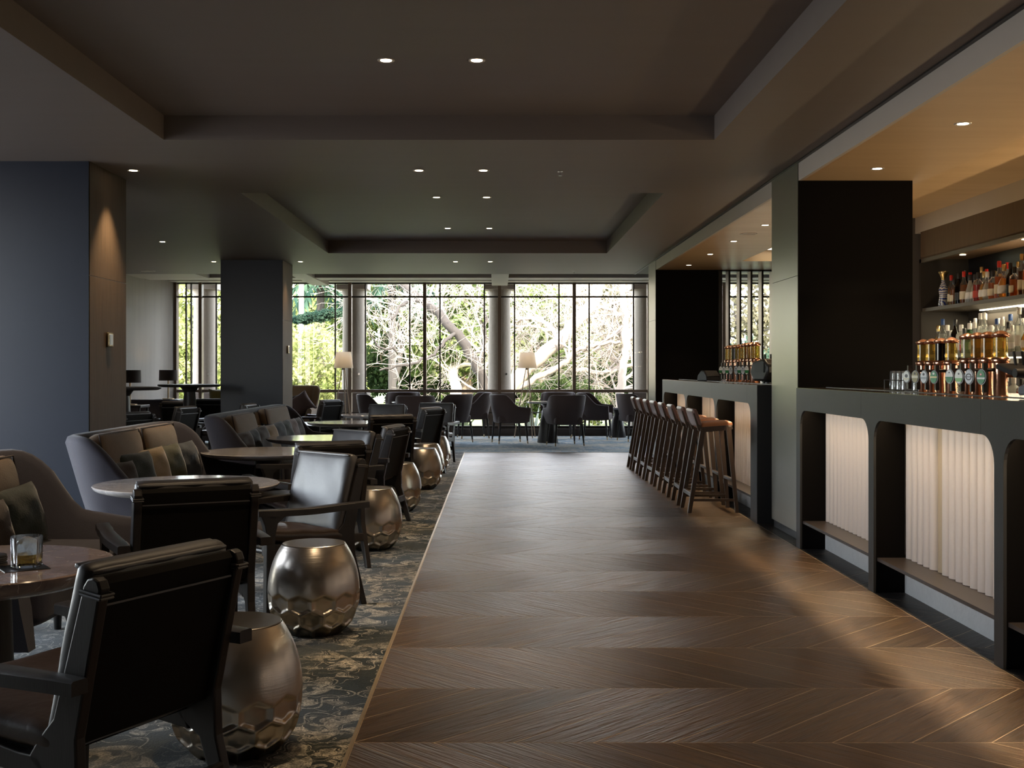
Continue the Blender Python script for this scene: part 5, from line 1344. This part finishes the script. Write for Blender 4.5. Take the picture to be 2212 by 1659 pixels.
# cedar bough reaching in from the left column
t = thing('cedar_bough', 'drooping cedar bough left of the left window column', 'branch', tuple(W(740, 675, 25.5)))
cb = MB(); p0 = Vector((0, 0, 0)); pts = [Vector((-.25 * k, 0, .03 * math.sin(k) - .03 * k)) for k in range(5)]
cb.tube(pts, [.03, .026, .02, .014, .008], 8).build('bough', b_brown, t)
leaf_cloud('needles', lf_blue, [(-.25, 0, -.02, .3, .2, .10), (-.6, 0, -.10, .35, .22, .12), (-.9, .0, -.16, .28, .2, .10)], 3500, .03, t)
# palms at the top left
for px, py, d, lab in [(690, 600, 34, 'palm crown hanging into the top of the left bay'), (845, 590, 33, 'palm crown at the top of the left centre bay')]:
    t = thing('palm_tree', lab, 'palm', tuple(W(px, 0, d) * Vector((1, 1, 0)) if False else (wx(px, d), d, -.2)))
    zc = W(px, py, d).z + .2
    MB().tube([(0, .4, 0), (0, .3, zc * .5), (0, .2, zc)], [.13, .11, .12], 10).build('trunk', b_grey, t)
    fr = MB()
    for k in range(26):
        a = 2 * PI * k / 26 + random.uniform(-.1, .1); L_ = random.uniform(1.3, 1.9); el = random.uniform(-.2, .9)
        prev = None
        for j in range(9):
            u = j / 8; r = L_ * u; z = zc + math.sin(el) * r - 1.1 * u * u
            c_ = Vector((math.cos(a) * r, .2 + math.sin(a) * r, z)); sd = Vector((-math.sin(a), math.cos(a), 0))
            if prev is not None and j > 1:
                for s in (-1, 1):
                    tip = c_ + sd * s * .32 * (1 - .5 * u) + Vector((math.cos(a) * .12, math.sin(a) * .12, -.25))
                    fr.add([prev, c_, tip], [(0, 1, 2)])
            prev = c_
    o = fr.build('fronds', lf_blue, t, smooth=0, fix=False); o['kind'] = 'stuff'
# agaves
for px, d, s, lab in [(998, 27, .8, 'spiky pale agave behind the right edge of the left window table'), (1385, 25.5, .9, 'spiky pale agave right of the upright pale trunk'), (1150, 26, .7, 'pale agave low behind the right tripod lamp')]:
    t = thing('agave', lab, 'agave', (wx(px, d), d, -.2))
    for k in range(16):
        a = 2 * PI * k / 16 + random.uniform(-.2, .2); el = random.uniform(.5, 1.35); L_ = s * random.uniform(.8, 1.2)
        rings = []
        for j in range(6):
            u = j / 5; r = L_ * u * math.cos(el) + .03; z = L_ * u * math.sin(el); w = .07 * s * (1 - u) * (1 + 1.2 * u) + .004
            c_ = Vector((math.cos(a) * r, math.sin(a) * r, z)); sd = Vector((-math.sin(a), math.cos(a), 0))
            rings.append([c_ - sd * w, c_ + Vector((0, 0, -.3 * w)), c_ + sd * w, c_ + Vector((0, 0, .15 * w))])
        MB().loft(rings).build('leaf', lf_agave, t, smooth=60)
t = thing('lamp_post', 'white lamp post standing on the lawn in the left bay', 'pole', (wx(651, 31), 31, -.2))
MB().lathe([(.11, 0), (.11, .3), (.075, .35), (.06, 4.2)], 16).build('post', M_('white_paint', (.8, .8, .78), .5), t)
MB().lathe([(.05, 4.2), (.16, 4.4), (.14, 4.7), (.02, 4.8)], 16).build('lantern', m_white, t)
# pale hillside beyond the garden
hv = MB(); nx_, ny_ = 40, 12; vs = []; fs = []
for j in range(ny_ + 1):
    for i in range(nx_ + 1):
        x = -60 + 120 * i / nx_; y = 48 + 40 * j / ny_; vs.append((x, y, -.3 + 2.2 * sm(j / ny_, 0, 1) * (1.2 + .5 * math.sin(x * .13)) * (1.8 if x < -8 else 1)))
for j in range(ny_):
    for i in range(nx_): a = j * (nx_ + 1) + i; fs.append((a, a + 1, a + nx_ + 2, a + nx_ + 1))
struct(hv.add(vs, fs).build('hillside', m_grass, smooth=60))
